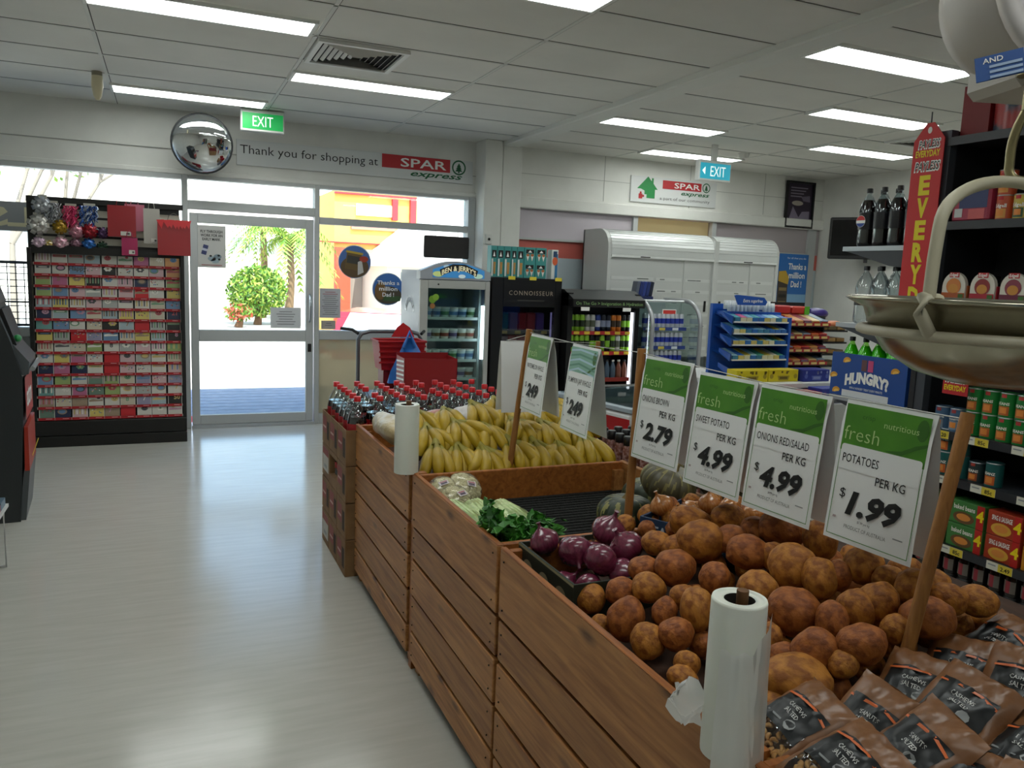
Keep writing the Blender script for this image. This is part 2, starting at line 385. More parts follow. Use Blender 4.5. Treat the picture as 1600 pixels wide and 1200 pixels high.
# buildings across the street
wl=P3(255,400,32); wr=P3(500,400,32)
t=thing('white_building','long white building across the street with a grey window band','building',(wl.x,32,-1))
MB().box(wl.x-16,32,-1,wr.x,38,4.6,white).world('walls',t)
b=MB()
for k,(a,c) in enumerate(((-20,258),(262,340),(344,352),(356,400),(404,475))):
    x0=P3(a,372,32).x; x1=P3(c,372,32).x; MB().box(x0,31.95,2.0,x1,32.0,2.55,M('#8f969b',.3)).world('window',t)
ya=P3(522,400,26).x; yb=P3(650,400,26).x
t=thing('yellow_building','yellow and red building across the street seen in the right window','building',(ya,26,-1))
MB().box(ya,26,-1,yb,30,P3(520,296,26).z,M('#e0b860',.7)).world('walls',t)
b=MB(); rd=M('#c8323a',.6)
for p0,p1,p2,p3 in ((522,302,650,309),(497,376,620,384),(612,312,620,345),(640,312,648,360)):
    a=P3(p0,p1,26); c=P3(p2,p3,26); b.box(a.x,25.85,c.z,c.x,26,a.z,rd)
b.world('red_trim',t)
a=P3(548,352,26); c=P3(617,362,26); MB().box(a.x,25.9,c.z,c.x,26,a.z,M('#c87f6c',.7)).world('red_panel',t)
a=P3(556,318,26); c=P3(612,340,26); MB().box(a.x,25.93,c.z,c.x,26,a.z,M('#e7dcc4',.7)).world('pale_sign',t)
a=P3(530,388,25.6); c=P3(620,480,25.6); MB().box(a.x,25.5,-1,c.x,25.98,a.z,M('#8a8078',.7)).world('shopfront',t)
a=P3(523,386,25.4); c=P3(545,468,25.4); MB().box(a.x,25.2,-1,c.x,25.5,a.z,M('#d04a30',.7)).world('red_wall',t)
a=P3(600,410,22); c=P3(780,372,22)
t=thing('white_carport','low white building with a sloping roof right of the yellow building','building',(a.x,22,-1))
MB().add([(a.x,22,a.z-.1),(c.x,22,a.z-.1),(c.x,22,c.z+.4),(a.x+1.6,22,c.z+.4),(a.x,26,a.z-.1),(c.x,26,a.z-.1),(c.x,26,c.z+.4),(a.x+1.6,26,c.z+.4)],[(0,1,2,3),(7,6,5,4),(0,4,5,1),(1,5,6,2),(2,6,7,3),(3,7,4,0)],white).world('roof',t)
MB().box(a.x+.2,22.4,-1,c.x,25.8,a.z-.1,M('#d8d2c6',.8)).world('walls',t)
MB().box(a.x+.6,22.36,P3(600,436,22).z,a.x+2.2,22.4,a.z-.25,M('#7b8186',.3)).world('window',t)
# red parked car, front corner towards the shop
def car(px,y,gz,rz):
    g=P3(px,500,y); t=thing('parked_car','red car with a blue reflection painted on its bonnet, parked outside the right window','car',(g.x,y,gz),rz)
    red=M('#a3202c',.18,coat=1); dk=M('#20242c',.1); 
    prof=[(-2.1,.28),(-2.15,.62),(-1.95,.74),(-1.0,.86),(-.45,1.34),(.75,1.38),(1.5,.95),(2.1,.88),(2.15,.3)]
    b=MB(RX(90)@T(0,0,-.84)); b.prism([(x,z) for x,z in prof][::-1],1.68,red); b.build('body',t)
    b=MB(); b.add([(-1.02,-.72,.885),(-1.02,.72,.885),(-.5,.62,1.33),(-.5,-.62,1.33)],[(0,3,2,1)],M('#aeb9c4',.08,spec=.8)); 
    for s_ in (-1,1): b.add([(-.8,s_*.855,.9),(1.25,s_*.855,.95),(.72,s_*.85,1.32),(-.42,s_*.85,1.3)],[(0,1,2,3)],dk)
    b.build('window_glass',t)
    MB().add([(-1.95,-.7,.752),(-1.95,.7,.752),(-1.02,.7,.872),(-1.02,-.7,.872)],[(0,3,2,1)],M('#3b4660',.12,coat=1)).build('bonnet',t)  # blue colour paints a reflection onto the red bonnet
    for sx in (-1.35,1.35):
        for sy in (-.86,.66):
            b=MB(T(sx,sy,.31)@RX(-90)); b.lathe([(.2,0),(.31,.02),(.31,.18),(.2,.2)],M('#141414',.7),20); b.build('wheel',t)
    for sy in (-.62,.62): MB().ell((-2.1,sy,.6),(.06,.16,.09),M('#e8eaea',.1)).build('headlight',t)
    b=MB(); b.box(-2.17,-.35,.36,-2.14,.35,.52,M('#101010',.4)); b.build('grille',t)
car(606,15.5,-.62,62)
# ================================================================ ceiling things
dif=M('#f8fefa',.5,emit=LAMP)
LG=[(-.37,4.66,'long ceiling light nearest the camera, left of the air vent'),(-.37,7.06,'ceiling light nearest the door, above the round mirror'),(.834,5.86,'ceiling light between the air vent and the front wall'),
 (2.03-1.19,3.46,'ceiling light cut by the top of the view, left of the long batten'),(3.43,5.95,'ceiling light just right of the long batten, second row from the wall'),
 (4.60,7.15,'ceiling light above the blue exit sign'),(3.43,3.53,'large near ceiling light at upper right'),(4.60,4.73,'ceiling light right of the batten, behind the large near one'),(5.77,5.95,'farthest right ceiling light, beyond the hanging red banner'),
 (-.37,2.26,'ceiling light over the aisle left of the camera'),(-.37,-.14,'ceiling light over the aisle behind the camera'),(.834,1.06,'ceiling light above the produce crates'),(.834,-1.34,'ceiling light behind the camera, over the crates\' end'),(3.43,1.11,'ceiling light above the tin aisle'),(4.60,2.31,'ceiling light beyond the tin aisle'),(3.43,-1.3,'ceiling light at the shop\'s back, over the tin aisle')]
for x,y,l in LG:
    t=thing('ceiling_light',l,'ceiling light',(x,y,ZC-.02),group='fluorescent ceiling panels')
    b=MB(); b.box(.0,.0,0,1.17,.02,.018,WHITE); b.box(0,.275,0,1.17,.295,.018,WHITE); b.box(0,.02,0,.02,.275,.018,WHITE); b.box(1.15,.02,0,1.17,.275,.018,WHITE); b.build('frame',t)
    MB().box(.02,.02,.004,1.15,.275,.018,dif).build('diffuser',t)
t=thing('air_vent','square louvred air vent in the ceiling','air vent',(1.135,5.27,ZC-.022))
b=MB()
for s_ in ((-.28,-.28,.28,-.25),(-.28,.25,.28,.28),(-.28,-.25,-.25,.25),(.25,-.25,.28,.25)): b.box(s_[0],s_[1],0,s_[2],s_[3],.02,WHITE)
b.build('frame',t); MB().box(-.25,-.25,.015,.25,.25,.021,M('#151413',.9)).build('duct',t)
lv=M('#c9c8c2',.5)
for k in range(6):
    a=.235-.037*k; b=MB()
    for q in range(4):
        b.t=RZ(90*q); b.add([(-a,-a,.018),(a,-a,.018),(a-.022,-a+.022,.0),(-a+.022,-a+.022,.0)],[(0,1,2,3)],lv)
    b.t=I4; b.build('louvre',t)
t=thing('motion_sensor','small cream motion sensor hanging below the ceiling at left','sensor',(-.43,6.73,ZC))
MB().lathe([(.035,-.03),(.035,0)],M('#8d8574',.6)).build('mount',t); MB().lathe([(.012,-.2),(.028,-.17),(.04,-.1),(.036,-.03)],M('#d9cfae',.5)).build('sensor_head',t)
t=thing('dome_camera','dark dome camera on the ceiling at the left edge','security camera',(-1.0,5.9,ZC))
MB().lathe([(.085,-.02),(.09,0)],WHITE).build('base',t); MB().lathe([(.005,-.095),(.045,-.085),(.068,-.055),(.075,-.02)],BLACK).build('dome',t)
# ================================================================ mirror and exit signs
t=thing('convex_mirror','round convex security mirror above the door','mirror',(.31,7.62,2.57),rot=(R(13),0,R(-6)))
b=MB(RX(90)); b.lathe([(.001,.075),(.06,.072),(.12,.06),(.17,.045),(.21,.026),(.24,.008),(.245,0)],M('#e8ebec',.03,1),40,caps=False); b.build('mirror_dome',t)
b=MB(RX(90)); b.lathe([(.236,.004),(.25,.008),(.256,0),(.25,-.02),(.2,-.03),(.05,-.035)],M('#26282a',.5),40); b.build('rim',t)
MB().tube([(0,.03,0),(0,.16,.05),(0,.33,.05)],.014,GREY).build('bracket',t)
def exitsign(label,c,col,txt,w_,h_,hang=.0):
    t=thing('exit_sign',label,'exit sign',c); MB().box(-w_/2-.012,0,-.02,w_/2+.012,.07,h_+.03,M('#dfe0dc',.5),.006).build('housing',t)
    b=MB(FACE_Y); g=M(col,.4,emit=.55); e=M('#eefaf2',.4,emit=.8)
    b.rect(-w_/2,0,w_/2,h_,g,.002); b.text(.0 if txt=='EXIT' else .03,h_*.17,'EXIT',h_*.66,e,.004,w=w_*.5,bold=-.005)
    if txt!='EXIT': b.flat([(-w_*.44,h_*.5),(-w_*.34,h_*.25),(-w_*.34,h_*.75)],e,.004)
    b.build('sign_face',t)
    if hang: MB().box(-.03,.02,h_+.03,.03,.05,h_+.03+hang,M('#dfe0dc',.5)).build('bracket',t)
exitsign('green exit sign under the ceiling right of the round mirror',(.80,7.45,2.715),'#1d9a4c','EXIT',.34,.135,.01)
exitsign('blue exit sign with a left arrow, hung from the ceiling',(4.98,6.6,2.555),'#2b9fb6','<EXIT',.36,.15,.155)
# ================================================================ wall signs
GRN=M('#0f5b34',.5); SRED=M('#b3242a',.5)
def ring2(b,x,y,r0,r1,m,z):
    n=28; vs=[(x+r*math.cos(2*math.pi*k/n),y+r*math.sin(2*math.pi*k/n),z) for r in (r0,r1) for k in range(n)]
    b.add(vs,[(k,(k+1)%n,n+(k+1)%n,n+k)[::-1] for k in range(n)],m)
def fir(b,x,y,r,m,z):
    ring2(b,x,y,r*.8,r,m,z)
    for y0,wd in ((.1,.3),(-.2,.42),(-.5,.55)): b.flat([(x-wd*r,y+y0*r),(x+wd*r,y+y0*r),(x,y+(y0+.5)*r)],m,z)
    b.rect(x-.1*r,y-.72*r,x+.1*r,y-.5*r,m,z)
t=thing('wall_sign','long grey-white sign reading Thank you for shopping at SPAR express','sign',(.62,7.945,2.47))
MB().box(0,0,-.01,2.32,.02,.22,M('#d3d6d4',.5)).build('sign_panel',t)
b=MB(FACE_Y); b.text(.03,.095,'Thank you for shopping at',.078,INK,.003,w=1.29,bold=-.004,align='L'); b.build('lettering',t)
b=MB(FACE_Y); b.rect(1.36,.085,2.07,.215,SRED,.003); b.text(1.79,.108,'SPAR',.083,WHITE,.005,w=.48,bold=.012); fir(b,2.165,.145,.075,GRN,.003)
b.text(1.93,.025,'express',.056,GRN,.003,w=.55,bold=.02,shear=.35); b.build('logo',t)
t=thing('wall_sign','white sign with a green house, reading SPAR express a part of our community','sign',(4.86,7.93,2.445))
MB().box(-.02,0,-.02,1.16,.02,.27,M('#d6d8d6',.5)).build('sign_panel',t)
b=MB(FACE_Y); gh=M('#15853f',.5); b.flat([(.06,.13),(.20,.27),(.25,.22),(.25,.255),(.275,.255),(.275,.195),(.335,.13),(.30,.13),(.30,.03),(.19,.03),(.19,.07),(.16,.07),(.16,.11),(.11,.13)],gh,.003)
b.rect(.085,.02,.135,.075,SRED,.003); b.disc(.11,.085,.014,.014,SRED,.003,12); b.disc(.145,.05,.014,.014,SRED,.003,12)
b.rect(.40,.15,.94,.245,SRED,.003); b.text(.74,.167,'SPAR',.06,WHITE,.005,w=.36,bold=.012); fir(b,1.01,.2,.055,GRN,.003)
b.text(.86,.095,'express',.045,GRN,.003,w=.4,bold=.02,shear=.35); b.text(.72,.025,'a part of our community',.035,M('#4b4b4b',.6),.003,w=.7,bold=-.004); b.build('logo',t)
# ================================================================ papers on the glass
def paper(name,label,cat,c,w_,h_,draw,face=FACE_Y,base='#e3e2dc',rz=0):
    t=thing(name,label,cat,c,rz); b=MB(face); b.rect(-w_/2,-h_/2,w_/2,h_/2,M(base,.7),.003)
    b.add([(-w_/2,-h_/2,0),(w_/2,-h_/2,0),(w_/2,h_/2,0),(-w_/2,h_/2,0)],[(3,2,1,0)],M(base,.7)); b.build('sheet',t)
    b=MB(face); draw(b); b.build('print',t); return t
def fly(b):
    for k,l in enumerate(('FLY THROUGH','WORK FOR AN','EARLY MARK.')): b.text(0,.125-.035*k,l,.024,INK,.005,w=.19 if k<2 else .16,bold=.02)
    b.t=FACE_Y@T(-.06,-.03,0)@RZ(-15); b.rect(-.022,-.045,.022,.045,M('#39406b',.5),.005); b.rect(-.022,-.01,.022,.012,M('#b9bccd',.5),.006); b.t=FACE_Y
    for x,y,c in ((.0,-.11,'#8fa0a8'),(.05,-.09,'#7d8f97'),(.03,-.13,'#9db0b6')): b.disc(x,y,.035,.022,M(c,.6),.005)
    for x,y in ((-.01,-.085),(.06,-.08),(.02,-.11),(.065,-.115)): b.disc(x,y,.012,.009,INK,.006,8)
    b.rect(-.09,-.172,.09,-.166,M('#9a4a4a',.6),.005)
paper('poster','grey poster on the glass door reading FLY THROUGH WORK FOR AN EARLY MARK','poster',(.395,7.965,1.70),.245,.385,fly,base='#c4c4c0')
def lines(n,w_,top,step,red=False):
    def d(b):
        for k in range(n):
            ww=w_*(.6+.4*((k*37)%10)/10); b.rect(-ww/2,top-step*k-.003,ww/2,top-step*k+.003,M('#77777a',.7) if not(red and k<2) else M('#a0525a',.7),.005)
    return d
paper('paper_notice','white paper notice on the glass door, low at its right','notice',(1.06,7.965,1.05),.285,.20,lines(6,.2,.06,.024),base='#d5d8da')
paper('paper_notice','grey paper notice with red heading on the window beside the door handle','notice',(1.49,7.985,1.20),.205,.29,lines(12,.17,.11,.02,True),base='#c3c4c8')
paper('paper_notice','small folded card notice low in the right window corner','notice',(1.475,7.985,.985),.14,.085,lines(2,.08,.015,.02),base='#b9b2a8')
def st1(b):
    b.disc(0,.0,.158,.158,M('#4a6fae',.5),.004,36); b.disc(0,-.05,.14,.105,M('#5f4a2f',.6),.005,30)
    b.t=FACE_Y@RZ(-8); b.rect(-.09,-.08,.06,.09,M('#6b5630',.6),.006); b.rect(-.1,.08,.07,.1,M('#c4a338',.6),.007); b.rect(-.08,-.02,.05,.055,M('#3b3a36',.6),.007)
    b.t=FACE_Y; b.flat([(.03,-.13),(.09,-.1),(.07,.02),(.03,.0)],M('#c9c6c2',.6),.008); b.disc(.09,.03,.045,.03,M('#a83b28',.6),.008,14)
def round_sticker(label,c,d):
    t=thing('round_sticker',label,'window sticker',c); b=MB(FACE_Y); b.disc(0,0,.165,.165,M('#dfe2e6',.5),.002,36)
    b.add([(.165*math.cos(-2*math.pi*k/36),.165*math.sin(-2*math.pi*k/36),.0) for k in range(36)],[tuple(range(36))],M('#dfe2e6',.5)); b.build('sheet',t)
    b=MB(FACE_Y); d(b); b.build('print',t)
round_sticker('round window sticker with a picture of a yellow-topped stand','' or (1.73,7.985,1.615),st1)
def st2(b):
    b.disc(0,0,.158,.158,M('#3e6fb4',.5),.004,36); b.disc(0,-.06,.14,.09,M('#4d4330',.6),.005,30); b.disc(-.08,-.02,.06,.09,M('#7a5a2c',.6),.006,16); b.rect(-.05,-.12,.13,-.07,M('#3f5b30',.6),.006)
    for k,l in enumerate(('Thanks a','million','Dad !')): b.text(.0,.045-.06*k,l,.04,PAPER,.008,w=(.23,.19,.12)[k],bold=.02)
round_sticker('round window sticker reading Thanks a million Dad',(2.075,7.985,1.355),st2)
t=thing('hanging_board','dark back of a rectangular sign hung in the right window','sign',(2.66,7.90,1.80))
MB().box(-.245,-.012,-.11,.245,.012,.115,M('#2b2624',.6),.02).build('board',t)
for x in (-.12,.12): MB().tube([(x,0,.11),(x,0,.16)],.004,STEEL,5).build('hook',t)
# LS lettering in a grey band on the left window, seen from behind
t=thing('window_lettering','grey band with cream shop letters seen from behind in the left window','window sign',(-1.6,7.985,1.755))
MB().box(-.9,0,0,.85,.006,.245,M('#8c8f92',.6)).build('band',t)
b=MB(FACE_Y@T(.385,.045,0)@SC(-1,1,1)); b.text(0,0,'LS',.155,M('#cfc9a8',.6),-.0,w=.37,bold=.03); b.v=[(x,y-.003,z) for x,y,z in b.v]; b.f=[f[::-1] for f in b.f]; b.build('letters',t)
t=thing('window_grille','black wire mesh grille across the lower left window','grille',(-1.6,7.95,.95)); gm=M('#3d4652',.5,.4)
b=MB(); b.box(-.9,0,.53,1.7,.02,.555,gm); b.box(-.9,0,0.2,1.7,.02,.215,gm); b.box(-.9,0,0,1.7,.02,.02,gm); b.build('frame',t)
b=MB()
for k in range(42): b.box(-.88+.062*k,.004,.02,-.873+.062*k,.011,.53,gm)
for k in range(9): b.box(-.9,.004,.06+.055*k,1.7,.011,.067+.055*k,gm)
b.build('mesh',t)
# framed purple poster, thanks poster, television
t=thing('framed_poster','black-framed purple poster high on the wall near the far corner','poster',(7.29,7.93,2.55))
b=MB(); 
for s_ in ((-.225,-.285,.225,-.26),(-.225,.26,.225,.285),(-.225,-.26,-.2,.26),(.2,-.26,.225,.26)): b.box(s_[0],-.03,s_[1],s_[2],0,s_[3],BLACK)
b.build('frame',t)
b=MB(FACE_Y); b.rect(-.2,-.26,.2,.26,M('#2c1f33',.35),.008); 
for k in range(4): b.rect(-.15,.2-.035*k,.12-.03*k,.213-.035*k,M('#8c8494',.5),.01)
b.disc(-.03,.02,.09,.03,M('#a59d92',.5),.01); b.flat([(-.15,-.17),(-.1,-.02),(.0,-.15),(.05,-.08),(.17,-.07),(.17,-.17),(.05,-.19)],M('#81788c',.5),.01); b.flat([(.02,.1),(.16,.12),(.17,.04),(.06,.05)],M('#6d6478',.5),.01); b.rect(-.2,-.26,.2,-.2,M('#8b8592',.5),.01); b.build('print',t)
def dad(b):
    b.rect(-.23,.0,.23,.5,M('#2f6fb8',.5),.004); b.rect(-.23,-.15,.23,.0,M('#86b2d6',.5),.004); b.rect(-.23,-.5,.23,-.15,M('#5b3a28',.6),.004); b.rect(-.03,-.5,.23,-.32,M('#31502c',.6),.005)
    b.flat([(-.23,-.4),(-.06,-.4),(-.08,.24),(-.2,.26),(-.23,.24)],M('#4a4036',.6),.006); b.flat([(-.23,.16),(-.07,.12),(-.06,.2),(-.12,.29),(-.23,.28)],M('#c7a23a',.6),.007)
    for k in range(5): b.rect(-.21,-.3+.085*k,-.09,-.26+.085*k,M('#2b2722' if k%2 else '#8e7a4e',.6),.008)
    b.disc(.1,-.2,.1,.07,M('#a5482b',.6),.007); b.flat([(-.03,-.46),(.03,-.46),(.02,-.2),(-.05,-.15)],M('#c2bdb6',.6),.009)
    b.text(.04,.44,'for all that you do',.022,PAPER,.008,w=.3)
    for k,l in enumerate(('Thanks a','million','Dad !')): b.text(.06,.31-.11*k,l,.075,PAPER,.008,w=(.29,.26,.17)[k],bold=.02)
paper('wall_poster','tall blue poster on the far wall reading Thanks a million Dad','poster',(7.26,7.90,1.44),.47,1.0,dad,base='#2f6fb8')
t=thing('television','black wall television near the far right corner','television',(7.45,6.95,1.90),-55)
MB().box(-.42,-.03,-.02,.42,.03,.46,BLACK,.012).build('case',t); MB().box(-.39,-.034,.02,.39,-.028,.43,M('#0c0c0e',.08)).build('screen',t)
b=MB(); b.tube([(0,.03,.2),(0,.17,.2)],.025,BLK2); b.box(-.12,.15,.1,.12,.17,.3,BLK2); b.box(-.02,-.01,-.06,.02,.01,-.02,BLK2); b.build('bracket',t)
# ================================================================ greeting card rack
RX0,RX1,RYF,RYB=-1.01,.145,7.345,7.55
rk=M('#141311',.45); t=thing('card_rack','tall black greeting card rack with red pocket strips before the left window','card rack',((RX0+RX1)/2,7.45,0))
MB().box(RX0+.03,RYB-.02,.0,RX1-.03,RYB,2.02,rk).world('back_panel',t)
MB().box(RX0-.0,RYF+.03,0,RX0+.03,RYB,1.62,rk,.004).world('side_panel',t); MB().box(RX1-.03,RYF+.03,0,RX1,RYB,1.62,rk,.004).world('side_panel',t)
b=MB(); b.box(RX0+.0,RYF,.0,RX1,RYB-.02,.09,rk,.004); b.box(RX0,RYF-.0,.095,RX1,RYB-.02,.215,rk,.004); b.world('plinth',t)
MB().box(RX0+.03,RYF+.09,1.575,RX1-.03,RYF+.11,1.64,rk).world('header_rail',t)
sl_=M('#b7b3a4',.6)
MB().box(RX0-.005,RYB-.05,1.985,RX1,RYB-.0,2.03,rk).world('top_bar',t)
MB().box(RX0-.005,RYB-.03,1.62,RX0+.06,RYB-.02,1.985,rk).world('header_stile',t)
b=MB()
for k in range(4): b.box(RX0+.06,RYB-.026,1.66+.075*k,RX1-.03,RYB-.0201,1.715+.075*k,sl_)
b.world('slat_panel',t)
NR=15; Z0=.235; DZ=(1.585-Z0)/NR; CW=(RX1-RX0-.07)/9
def pocket(z,y):
    b=MB(); b.box(RX0+.03,y,z-.012,RX1-.03,y+.05,z,BLK2); [b.box(RX0+.036+CW*k,y-.004,z-.012,RX0+.032+CW*(k+1),y,z+.010,M('#a81c24',.5)) for k in range(9)]; b.box(RX0+.03,y-.001,z-.012,RX1-.03,y,z+.010,M('#b9b3aa',.5)); 
    for k in range(9): b.rect(0,0,0,0,PAPER) if 0 else b.box(RX0+.06+CW*k+.03,y-.0045,z-.001,RX0+.06+CW*k+.075,y-.004,z+.003,M('#e6b9b9',.6))
    b.world('pocket',t)
rows=[]
for r in range(NR):
    z=Z0+DZ*r; y=RYF+.012+.0085*r; rows.append((z,y)); pocket(z,y)
# cards, left to right, top row first: cover colour and motif
CT={'w':('#d9d6cc','white'),'c':('#cfc6b0','cream'),'p':('#d8a9b4','pink'),'m':('#b0316f','magenta'),'r':('#c9242b','red'),'R':('#c9242b','plain red'),'b':('#3b74b3','blue'),'l':('#93b3c4','pale blue'),'t':('#3f8f8c','teal'),'g':('#7ca03c','green'),'y':('#e0c53c','yellow'),'k':('#23221f','black'),'n':('#27304f','navy'),'v':('#7a77a8','violet'),'o':('#d9812f','orange'),'s':('#9aa3a1','grey'),'h':('#8a6a4a','brown'),'d':('#2f5c47','dark green')}
CT={k:(('#%02x%02x%02x'%tuple(int(int(h[1+2*i:3+2*i],16)*.62+(0xd2,0xcf,0xc6)[i]*.38) for i in range(3))) if k not in 'Rrknwc' else h,n) for k,(h,n) in CT.items()}
CARDS=['wwslwwmco','wwbpkwwpo','gmykwpnwg','gbpswprwy','lywpswwcb','nlbclyycn','tbwcklRsk','ysrvbcylk','cwcgwspwg','wymwRpswc','nmnwRpwwp','bgwdgcvpv','twmdgwsww','hchwwcvlk','dnpyhRwww']
NR2=NR
MOT=['a flower','a face','dots','a banner','stripes','a circle','a big number','waves']
def motif(b,k,w_,h_,q):
    cs=[M(h,.5) for h in ('#b85a5e','#d2bc7a','#6a8cb0','#7aa07e','#ece9e0','#5a5a5c','#c498ae','#a08a74')]
    c1,c2=q.sample(cs,2); x=q.uniform(-.02,.02); y=h_*.68
    if k==0:
        for a in range(6): b.disc(x+.02*math.cos(a*1.05),y+.014*math.sin(a*1.05),.012,.009,c1,.004,8)
        b.disc(x,y,.01,.008,c2,.005,8)
    elif k==1: b.disc(x,y,.026,.02,c1,.004,16); b.disc(x-.009,y+.004,.004,.004,INK,.005,6); b.disc(x+.009,y+.004,.004,.004,INK,.005,6); b.rect(x-.01,y-.01,x+.01,y-.007,INK,.005)
    elif k==2:
        for a in range(12): b.disc(q.uniform(-.045,.045),h_*q.uniform(.35,.92),.006,.005,q.choice(cs),.004,7)
    elif k==3: b.rect(-.047,y-.008,.047,y+.012,c1,.004); b.rect(-.03,y-.002,.03,y+.005,c2,.005)
    elif k==4:
        for a in range(5): b.rect(-.048+.02*a,h_*.3,-.038+.02*a,h_*.96,(c1,c2)[a%2],.004)
    elif k==5: b.disc(x,y-.005,.035,.024,c1,.004,18); b.disc(x,y-.005,.024,.016,c2,.005,18)
    elif k==6: b.text(x,y-.02,q.choice(('50','7','21','5','40','Happy','8')),.035,c1,.004,bold=.03)
    else:
        b.flat([(-.05,h_*.45),(.05,h_*.5),(.05,h_*.66),(.02,h_*.6),(-.02,h_*.7),(-.05,h_*.62)],c1,.004); b.disc(x,h_*.8,.013,.01,c2,.005,10)
qc=random.Random(21)
for r in range(NR):
    z,y=rows[NR-1-r]
    for c in range(9):
        ch=CARDS[r][c]; hx,nm=CT[ch]; w_=CW-.008; h_=DZ*qc.uniform(.96,1.04); 
        if c==8: h_*=1.05
        x=RX0+.035+CW*(c+.5)+qc.uniform(-.004,.004)+(.006 if c==8 else 0)
        b=MB(FACE_Y); b.t=FACE_Y; b.rect(-w_/2,0,w_/2,h_,M(hx,.45),.0025); e=M('#dcdad2',.7)
        b.add([(-w_/2,0,0),(w_/2,0,0),(w_/2,h_,0),(-w_/2,h_,0)],[(3,2,1,0)],e)
        for q4 in (((-w_/2,h_,0),(w_/2,h_,0)),((w_/2,0,0),(w_/2,h_,0)),((-w_/2,0,0),(-w_/2,h_,0))):
            (a0,a1,_),(b0,b1,_)=q4; b.add([(a0,a1,0),(b0,b1,0),(b0,b1,.0025),(a0,a1,.0025)],[(0,1,2,3)],e)
        k=qc.randrange(8); 
        if ch!='R': motif(b,k,w_,h_,qc)
        if ch!='R' and qc.random()<.6: 
            for q5 in ((-w_/2,0,-w_/2+.004,h_),(w_/2-.004,0,w_/2,h_),(-w_/2,h_-.004,w_/2,h_)): b.rect(*q5,M('#e6e4dc',.5),.003)
        lab='%s greeting card%s, %s from left, %s row from top'%(nm,'' if ch=='R' else ' with '+MOT[k],nth(c),nth(r))
        b.build('greeting_card',loc=(x,y+.012,z+.002),rot=(R(-9),0,R(qc.uniform(-1,1))),label=lab,cat='greeting card',group='greeting cards in the black rack')
# ribbons and bows on the slat panel
def bow(label,x,z,r_,h1,h2,kind,seed):
    q=random.Random(seed); t=thing('gift_bow' if kind!='tinsel' else 'curled_ribbon',label,'gift bow',(x,7.46,z),group='bows and ribbons above the cards')
    m1=M(h1,.22,.5); m2=M(h2,.25,.4); b=MB()
    if kind=='bow':
        for ring,(nn,rr,tilt) in enumerate(((9,1,15),(8,.8,40),(5,.45,70))):
            for k in range(nn):
                a=360*k/nn+ring*17; wd=r_*.22; L=r_*rr; b.t=RX(90)@RZ(a)@RY(-tilt)
                pts=[(0,0),(L*.5,r_*.26),(L,.0+r_*.02),(L*.5,-r_*.12)]
                b.add([(px,s_*wd,pz) for px,pz in pts for s_ in (-1,1)],[(0,2,3,1),(2,4,5,3),(4,6,7,5),(6,0,1,7)],(m1,m2)[k%2],True)
    else:
        for k in range(26):
            a=q.uniform(0,6.28); rr=q.uniform(.15,.75)*r_; p=[]; L=r_*q.uniform(1.2,2.1)
            for i in range(7): p.append((math.cos(a)*rr+math.sin(i*2.2+k)*r_*.14, math.sin(a)*rr*.5-.02*r_+math.cos(i*2.2+k)*r_*.14, r_*.9-L*i/6))
            b.t=I4; b.tube(p,r_*.055,(m1,m2)[k%2],4)
    b.t=I4; b.build('ribbon_loops',t)
    b=MB(); b.box(-r_*.45,.035,r_*.5,r_*.45,.04,r_*1.15,M('#b9b4a8',.6)); b.tube([(0,.038,r_*1.1),(0,.085,r_*1.15)],.003,STEEL,5); b.build('hanger_card',t)
for i,(px,pz,r_,h1,h2,kind,nm) in enumerate((
  (-.90,1.955,.075,'#b9bcc0','#8e9196','bow','silver gift bow, upper left on the rack'),(-.83,1.90,.085,'#cfd2d6','#7c7f84','tinsel','silver curled ribbon hanging in the top row of the rack'),
  (-.70,1.88,.09,'#c93a66','#e25a80','tinsel','pink curled ribbon hanging near the rack top'),(-.565,1.885,.095,'#27519a','#b9c4d8','tinsel','blue and silver curled ribbon hanging near the rack top'),
  (-.93,1.80,.085,'#d8d5cf','#a9a6a0','bow','white gift bow at the left end of the middle row'),(-.775,1.79,.06,'#b8912a','#8d6c1c','bow','gold gift bow in the middle row'),
  (-.66,1.76,.06,'#c58a98','#a86878','bow','dusty pink gift bow in the middle row'),(-.565,1.77,.065,'#a3202c','#7b141e','bow','red gift bow in the middle row'),(-.47,1.76,.05,'#5a3a63','#40284a','bow','purple gift bow in the middle row'),
  (-.93,1.655,.055,'#d3b9c8','#b99cb0','bow','pale lilac gift bow, lowest row at the left end'),(-.86,1.645,.04,'#c2a24a','#e0d3b0','bow','yellow gift bow in the lowest row'),(-.775,1.66,.06,'#d8b2b8','#c490a0','bow','pale pink gift bow in the lowest row'),
  (-.67,1.665,.045,'#9a7080','#70505e','bow','mauve gift bow in the lowest row'),(-.575,1.66,.055,'#2f6db5','#1d4c8c','bow','bright blue gift bow in the lowest row'),(-.475,1.65,.045,'#2c4a35','#1b3325','bow','dark green gift bow in the lowest row'))): bow(nm,px,pz,r_,h1,h2,kind,i+40)
